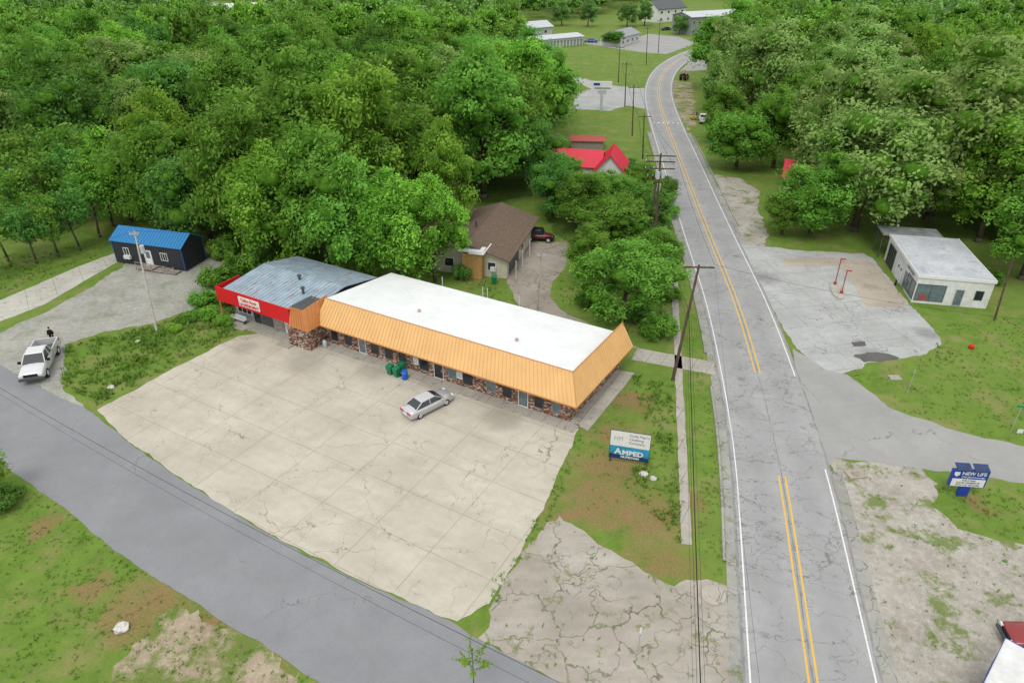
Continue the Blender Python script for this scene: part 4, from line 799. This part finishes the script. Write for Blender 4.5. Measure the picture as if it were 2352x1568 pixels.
def tree(x,y,H_,rad,kind,leaf,label,group=None,name='tree',rz=None):
    root=thing(name,label,'tree',(x,y,0),random.uniform(0,6.28) if rz is None else rz,group)
    cm,tm=YOUNG if kind=='young' else VAR[kind]; bh=6.8 if kind=='young' else 13.4; br_=2.6 if kind=='young' else 6.0
    root.scale=(rad/br_,rad/br_,H_/bh)
    c=bpy.data.objects.new('crown',cm); C.objects.link(c); c.parent=root; setmat(c,M[leaf]); q=bpy.data.objects.new('trunk',tm); C.objects.link(q); q.parent=root; return root
def bush(u,v,r,h_,leaf,label,group=None):
    p=G(u,v); root=thing('shrub',label,'shrub',(p[0],p[1],0),random.uniform(0,6),group); root.scale=(r/1.6,r/1.6,h_/1.6); c=bpy.data.objects.new('foliage',BUSH); C.objects.link(c); c.parent=root; setmat(c,M[leaf])
named=[]
for u,v,H_,rad,k,lf,lab in [
 (1430,735,10.5,6.2,0,'leaf_mid','round green tree between driveway and highway behind the mansard building'),
 (1352,640,7,4.0,1,'leaf_mid','smaller tree at the driveway bend left of the round tree'),
 (1503,650,8,3.8,3,'leaf_mid','narrow tree under the wires beside the highway'),
 (1400,575,9.5,5.6,2,'leaf_mid','spreading green tree behind the round driveway tree'),
 (1472,555,9,4.8,4,'leaf_dark','dark tree crowding the base of the transformer pole'),
 (1330,525,9,5.2,1,'leaf_mid','green tree between bungalow and red roofed house'),
 (1270,500,10.5,5.4,3,'leaf_dark','dark tree just behind the parked off roader'),
 (1400,510,8.5,5.4,0,'leaf_mid','low tree in front of the bright red roof'),
 (1285,456,8,4.8,4,'leaf_mid','small green tree before the left wing of the red roofed house'),
 (1465,480,7.5,4.6,6,'leaf_mid','broad low tree right of the bright red gable'),
 (1510,480,6.5,3.8,2,'leaf_dark','low tree by the highway behind the transformer pole'),
 (1215,430,15,6.5,2,'leaf_dark','tall dark tree left of the bright red roof'),
 (1000,655,13.5,5.0,5,'leaf_bright','bright yellow green tree beside the bungalow wall'),
 (920,650,15,6.4,0,'leaf_bright','tall bright tree behind the left end of the white roof'),
 (1030,560,17,5.4,5,'leaf_bright','bright slender tree rising behind the bungalow'),
 (845,640,16,6.6,6,'leaf_mid','mid green tree behind the laundromat roof'),
 (755,620,20,8.2,4,'leaf_mid','broad tree directly behind the laundromat'),
 (660,612,18,7.6,0,'leaf_bright','bright crowned tree left of the laundromat'),
 (575,585,21,8.0,1,'leaf_mid','tall tree above the ivy left of the laundromat'),
 (485,555,16,7.6,2,'leaf_dark','dark tree behind the right end of the black shed'),
 (385,535,17,7.2,3,'leaf_mid','green tree directly behind the black shed'),
 (300,510,14,6.6,6,'leaf_bright','bright green tree behind the left part of the blue roof'),
 (840,540,24,10,1,'leaf_bright','very tall bright tree in the wood behind the laundromat'),
 (690,530,25,10.5,6,'leaf_mid','tallest broad crown in the middle of the left wood'),
 (950,530,20,8.5,4,'leaf_mid','tall mid green tree left of the bungalow roof'),
 (1135,410,23,10.5,2,'leaf_mid','huge oak crown behind the bungalow'),
 (1215,330,22,10.5,0,'leaf_mid','huge spreading crown left of the far sign'),
 (1690,388,13,7.2,2,'leaf_mid','rounded tree at the yard right of the crosswalk'),
 (1775,385,16,7.0,0,'leaf_mid','mid green tree behind the rounded roadside tree'),
 (1655,330,13,6.2,4,'leaf_mid','tree nearest the crosswalk on the right'),
 (1645,262,15,6.6,1,'leaf_sage','pale green tree over the parked white pickup truck'),
 (1860,540,12,6.4,6,'leaf_mid','mid green tree left of the pale sycamore'),
 (1795,538,7,4.2,3,'leaf_mid','low tree nearest the highway at the gravel drive'),
 (1960,530,22,11,2,'leaf_sage','large pale sycamore behind the service station'),
 (2130,505,26,12.5,6,'leaf_sage','tallest pale sycamore crown right of the service station canopy'),
 (1900,455,23,10.5,4,'leaf_sage','pale sycamore left of the largest sycamore'),
 (2245,555,18,8.5,1,'leaf_bright','green tree behind the right end of the service station'),
 (2345,640,15,7.5,3,'leaf_mid','green tree at the right edge past the service station'),
 (2335,560,20,9,2,'leaf_sage','tall pale tree behind the right edge tree'),
 (2050,548,13,6.5,5,'leaf_sage','pale tree directly behind the service station canopy'),
 (-15,1140,4.6,2.2,'young','leaf_bright','bright young tree cut by the left edge beside the side road'),
 (20,600,9,3.4,'young','leaf_mid','thin young tree farthest left by the path'),(85,605,8.5,3.0,'young','leaf_dark','thin young tree second from the left by the path'),(135,590,9,3.2,'young','leaf_mid','slim young tree left of the black shed'),
 (185,575,9.5,3.4,'young','leaf_dark','loose young tree nearest the black shed corner'),(60,540,10,3.8,'young','leaf_mid','young tree in the yard behind the path'),(230,545,10,3.6,'young','leaf_mid','young tree behind the left end of the black shed'),(-30,640,9,3.4,'young','leaf_bright','bright young tree at the far left path edge'),
 (120,530,12,4.8,'young','leaf_mid','taller young tree in the middle of the left yard'),(10,520,13,5.2,'young','leaf_mid','taller young tree at the left edge of the yard'),(180,515,12,4.8,'young','leaf_dark','dark young tree in the yard left of the blue roof'),(260,520,12,4.8,'young','leaf_mid','airy young tree touching the blue roof'),
 (90,475,13,5.5,'young','leaf_mid','rearmost young tree in the left yard'),(200,480,14,5.5,'young','leaf_mid','tall airy tree behind the left yard'),
 (1560,80,9,4.5,0,'leaf_far_hazed','round tree standing before the far motel'),(1408,106,7,5,2,'leaf_dark','dark round bush tree left of the far shop'),(1480,60,12,6,1,'leaf_far_hazed','tree left of the far two storey house'),(1350,62,13,6,3,'leaf_far_hazed','tree behind the far storage building'),(1290,60,13,6,4,'leaf_far_hazed','tree behind the right end of the grey barn'),(1440,62,12,6,0,'leaf_far_hazed','tree behind the far shop')]:
    x,y=G(u,v); tree(x,y,H_,rad,k,lf,lab); named.append((x,y,rad))
for u,v,r,h_,lf,lab in [(530,700,1.6,1.8,'leaf_mid','ivy shrub at the left corner of the laundromat'),(500,660,2.4,2.4,'leaf_mid','large shrub between gravel lot and laundromat'),(560,640,2.8,3.2,'leaf_mid','tall shrub climbing the laundromat side'),(620,620,2.6,3.4,'leaf_dark','dark shrub behind the laundromat left eave'),(850,650,2.0,4.4,'leaf_mid','vine mass over the laundromat rear roof corner'),(480,730,1.4,1.2,'leaf_bright','low bright weeds clump beside the parking lot corner'),
 (435,735,1.3,.9,'leaf_mid','low weedy clump between gravel lot and parking lot'),(470,700,1.9,1.5,'leaf_mid','weedy shrub at the edge of the gravel lot'),(515,745,1.2,1.0,'leaf_bright','bright weed clump by the laundromat porch'),(400,760,1.0,.7,'leaf_bright','small weed clump near the bleached pole'),
 (1510,775,2.2,2.6,'leaf_mid','shrub behind the mansard building near the sidewalk'),(1470,745,1.9,2.2,'leaf_dark','dark shrub under the round driveway tree'),(1065,640,1.6,1.9,'leaf_dark','dark shrub against the bungalow gable'),(1542,600,1.7,2.2,'leaf_mid','shrub along the kerb by the transformer pole'),(1535,500,1.8,2.2,'leaf_mid','shrub between highway and low trees'),(1450,400,2.6,2.4,'leaf_dark','dark shrub right of the bright red roof'),(15,1160,1.6,1.3,'leaf_dark','dark shrub at the foot of the left edge tree'),(2270,650,1.6,1.6,'leaf_dark','shrub behind the service station corner'),
 (520,590,2.4,2.6,'leaf_mid','shrub at the wood edge right of the black shed'),(600,600,2.5,2.8,'leaf_mid','leafy shrub at the wood edge by the short pole'),(1350,700,1.6,1.6,'leaf_mid','low shrub at the inner driveway edge'),(1540,690,1.3,1.6,'leaf_mid','shrub under the wires near the sidewalk end')]:
    bush(u,v,r,h_,lf,lab)
x,y=G(1085,1500,4.6); t_=thing('sapling','thin sapling tip with bright leaves at the bottom edge','sapling',(x,y,0))
m=MB(); rn=random.Random(5); LV=[];LF=[]
m.tube((0,0,0),(0,0,4.6),.05,.015)
for k in range(9):
    a=k*2.4; z_=3.2+k*.17; e=Vector((math.cos(a)*1.0,math.sin(a)*1.0,z_+.5)); m.tube((0,0,z_),e,.015,.006,5)
    for j in range(22):
        p=Vector((0,0,z_)).lerp(e,rn.uniform(.2,1.05))+Vector([rn.uniform(-.13,.13) for _ in range(3)]); q=Vector([rn.uniform(-1,1) for _ in range(3)]).normalized()*.11; w=q.cross(Vector((rn.uniform(-1,1),rn.uniform(-1,1),1))).normalized()*.06
        n=len(LV); LV+=[p-q,p+w,p+q,p-w]; LF.append((n,n+1,n+2,n+3))
m.build('stem',M['bark'],t_); MB().add(LV,LF).build('leaves',M['leaf_bright'],t_)
def roaddist(x,y): return min((hw[i].x-x)**2+(hw[i].y-y)**2 for i in range(0,len(hw),4))**.5
def fill(P,sp,seed,cond=lambda x,y:True,keep=()):
    rn=random.Random(seed); xs=[p[0] for p in P]; ys=[p[1] for p in P]; cell={}; out=[]
    def ok(x,y,rr):
        i,j=int(x//sp),int(y//sp)
        for a in(-1,0,1):
            for b_ in(-1,0,1):
                for q in cell.get((i+a,j+b_),()):
                    if (q[0]-x)**2+(q[1]-y)**2<rr*rr: return False
        return True
    N=int((max(xs)-min(xs))*(max(ys)-min(ys))/(sp*sp)*6)
    for _ in range(N):
        x=rn.uniform(min(xs),max(xs)); y=rn.uniform(min(ys),max(ys))
        if abs(x)>.80*y+12 or not inpoly(x,y,P) or not ok(x,y,sp) or not cond(x,y): continue
        if any((x-a)**2+(y-b_)**2<(.78*r_+2.5)**2 for a,b_,r_ in keep): continue
        cell.setdefault((int(x//sp),int(y//sp)),[]).append((x,y)); out.append((x,y))
    return out
NL=[G(*p) for p in [(-500,450),(60,455),(240,465),(470,540),(560,585),(760,590),(960,600),(1020,560),(1050,475),(1205,430),(1200,330),(1245,290),(1225,230),(1170,150),(-700,150)]]
NR=[G(*p) for p in [(1650,215),(1675,290),(1770,320),(1870,390),(1960,470),(2180,510),(2330,600),(2800,630),(3000,150),(1760,142),(1690,150),(1645,175)]]
CLR=[[G(*p) for p in q] for q in ([(1170,128),(1165,72),(1290,48),(1420,25),(1500,5),(1600,-10),(1750,15),(1760,85),(1750,125),(1660,152),(1480,230),(1330,260),(1240,150)],[(480,128),(475,3),(650,3),(640,128)],[(1830,110),(1835,50),(1950,50),(1945,110)],[(1010,105),(1000,60),(1060,60),(1075,105)])]
pL=fill(NL,8.6,3,keep=named); pR=fill(NR,8.8,4,keep=named,cond=lambda x,y:roaddist(x,y)>12)
LIM=215
def mixleaf(w): return random.choices(['leaf_mid','leaf_bright','leaf_dark','leaf_sage'],w)[0]
rest=[]; cnt=0
for pts,w,lab,grp in((pL,(5,3.2,1.8,1.0),'leafy green tree in the dense wood behind the laundromat','trees of the left wood'),(pR,(4,2.2,1.0,3.4),'leafy green tree in the wood right of the highway','trees of the right wood')):
    pts=sorted(pts,key=lambda p:p[1]); c=0
    for x,y in pts:
        if y<LIM and c<180:
            hh=random.choice((random.uniform(12,16),random.uniform(15,20),random.uniform(18,24))); tree(x,y,hh,random.uniform(.38,.46)*hh+.6,random.randrange(7),mixleaf(w),lab,grp); c+=1
        else: rest.append((x,y,1))
    cnt+=c
print('individual trees',cnt,'rest',len(rest))
FY0=G(1176,150)[1]
FP=[(-800,FY0),(800,FY0),(800,900),(-800,900)]
pf=fill(FP,11.8,9,cond=lambda x,y:(y<820) and not any(inpoly(x,y,c) for c in CLR) and (y>450 or roaddist(x,y)>11) and math.sin(x*.021+1.3)*math.sin(y*.027+.4)<.93)
FV=[crown_np(300+k,(6.2,6.2,6.5),8.5,24,30,.60,(1.8,3.0),core=.72) for k in range(4)]
FM=[crown_np(320+k,(6.2,6.2,6.8),9,46,78,.34,(1.2,2.3),core=.66,low=-.7) for k in range(4)]
def mass(name,pts,fv,label,mat_,zs=1.):
    VV=[];QQ=[];MI=[];n=0
    for x,y in pts:
        Q,f_,mi=fv[random.randrange(len(fv))]; a=random.uniform(0,6.28); c_,s_=math.cos(a),math.sin(a); sx=random.uniform(.85,1.3); sz=random.uniform(.75,1.35)*zs
        VV.append(np.stack([(Q[:,0]*c_-Q[:,1]*s_)*sx+x,(Q[:,0]*s_+Q[:,1]*c_)*sx+y,Q[:,2]*sz],1)); QQ.append(f_+n); MI.append(mi); n+=len(Q)
    me=npmesh(name,np.concatenate(VV),np.concatenate(QQ),np.concatenate(MI),[mat_,M['core']]); o=bpy.data.objects.new(name,me); C.objects.link(o); tag(o,label,'wood',kind='stuff'); print(name,len(pts),len(me.polygons))
random.shuffle(rest)
k=len(rest)//4
mass('middle_wood',[(x,y) for x,y,_ in rest[:k]],FM,'bright crowns within the green wood beyond the nearer trees on both sides',M['leaf_bright'],1.1)
mass('middle_wood',[(x,y) for x,y,_ in rest[k:]],FM,'continuous green wood canopy beyond the nearer trees on both sides',M['leaf_mass'],1.1)
mass('distant_wood',pf,FV,'hazy far forest canopy along the top of the view',M['leaf_far_hazed'])
# ------------------------------------------------------------ grass tufts
def tufts(name,polys,label):
    r=np.random.default_rng(5); out=[]
    for px,den,h0 in polys:
        P=[G(*p) for p in px]; xs=[p[0] for p in P]; ys=[p[1] for p in P]; N=int((max(xs)-min(xs))*(max(ys)-min(ys))*den)
        X=r.uniform(min(xs),max(xs),N);Y=r.uniform(min(ys),max(ys),N)
        cl=np.sin(X*1.3+np.sin(Y*.9)*1.5)*np.cos(Y*1.1+np.sin(X*.7)*2)+r.normal(size=N)*.5
        for x,y,c_ in zip(X,Y,cl):
            if c_>-.2 and inpoly(x,y,P): out.append((x,y,h0*(1+.5*max(0,c_))))
    A=np.array(out); nb=4; A=np.repeat(A,nb,0); n=len(A); an=r.uniform(0,2*PI,n); ln=A[:,2]*r.uniform(.5,1.2,n); bx=A[:,0]+r.normal(size=n)*.06; by=A[:,1]+r.normal(size=n)*.06
    w=.025+ln*.10; dx,dy=np.cos(an),np.sin(an); lean=r.uniform(.2,.9,n)*ln
    v0=np.stack([bx-dy*w,by+dx*w,np.zeros(n)],1); v1=np.stack([bx+dy*w,by-dx*w,np.zeros(n)],1); v2=np.stack([bx+dx*lean+dy*w*.3,by+dy*lean-dx*w*.3,ln],1); v3=np.stack([bx+dx*lean-dy*w*.3,by+dy*lean+dx*w*.3,ln],1)
    V=np.stack([v0,v1,v2,v3],1).reshape(-1,3); me=npmesh(name,V,np.arange(n*4).reshape(-1,4),np.zeros(n,int),[M['blade']]); o=bpy.data.objects.new(name,me); C.objects.link(o); tag(o,label,'grass',kind='stuff'); print('tufts',n)
tufts('grass',[([(150,795),(350,748),(480,700),(545,705),(540,768),(400,840),(222,935),(140,880)],11,.30),([(1450,862),(1548,885),(1565,1250),(1480,1160),(1430,1110),(1500,1010),(1470,930)],12,.24),([(1340,1010),(1400,900),(1440,870),(1450,1000),(1420,1180),(1290,1180),(1210,1250)],1.5,.12),
 ([(1330,990),(1345,1010),(1285,1150),(1215,1270),(1140,1390),(1100,1425),(1060,1430),(1190,1265),(1250,1150),(1300,1050)],7,.16),
 ([(-50,1060),(150,1172),(270,1275),(400,1360),(740,1575),(-50,1575)],5,.12),([(2170,745),(2400,720),(2400,1030),(2200,985),(2050,935),(1955,860),(2140,815)],4,.13),([(2160,1110),(2400,1135),(2400,1250),(2210,1210),(2150,1150)],6,.14),([(1592,700),(1625,860),(1672,1330),(1600,1310),(1590,900)],5,.12),
 ([(-60,600),(200,560),(250,575),(180,608),(-60,700)],4,.2),([(1060,640),(1160,650),(1200,715),(1100,690)],4,.15),([(1290,640),(1530,700),(1540,780),(1400,755),(1270,680)],4,.18),([(480,560),(600,570),(560,600),(490,590)],4,.25),
 ([(1290,1200),(1450,1300),(1545,1350),(1660,1350),(1680,1560),(1300,1560),(1110,1465)],.6,.12),([(1990,1070),(2110,1070),(2200,1220),(2352,1260),(2352,1560),(2060,1560),(2000,1300)],.9,.11)],'rough green grass and weeds on the verges')
# ------------------------------------------------------------ camera, light
cam=bpy.data.cameras.new('camera'); co=bpy.data.objects.new('camera',cam); C.objects.link(co); co.location=(0,0,HC); co.rotation_euler=(R(60),0,0); cam.sensor_width=36; cam.lens=36*F/2352; cam.clip_end=6000; cam.clip_start=.5; SC.camera=co
w=bpy.data.worlds.new('World'); SC.world=w; w.use_nodes=True; nt=w.node_tree; bg=nt.nodes['Background']; sky=nt.nodes.new('ShaderNodeTexSky'); sky.sky_type='NISHITA'; sky.sun_disc=False; sky.sun_elevation=R(58); sky.sun_rotation=R(200); sky.dust_density=3
mx=nt.nodes.new('ShaderNodeMix'); mx.data_type='RGBA'; mx.inputs[0].default_value=.75; nt.links.new(sky.outputs[0],mx.inputs[6]); mx.inputs[7].default_value=(10.9,11.0,11.0,1); nt.links.new(mx.outputs[2],bg.inputs[0]); bg.inputs[1].default_value=.145
sl=bpy.data.lights.new('sun','SUN'); sl.energy=1.3; sl.angle=R(18); sl.color=(1,.97,.92); so=bpy.data.objects.new('sun',sl); C.objects.link(so); so.rotation_euler=(R(32),0,R(-20))
SC.view_settings.view_transform='Standard'; SC.view_settings.look='None'; SC.view_settings.exposure=0
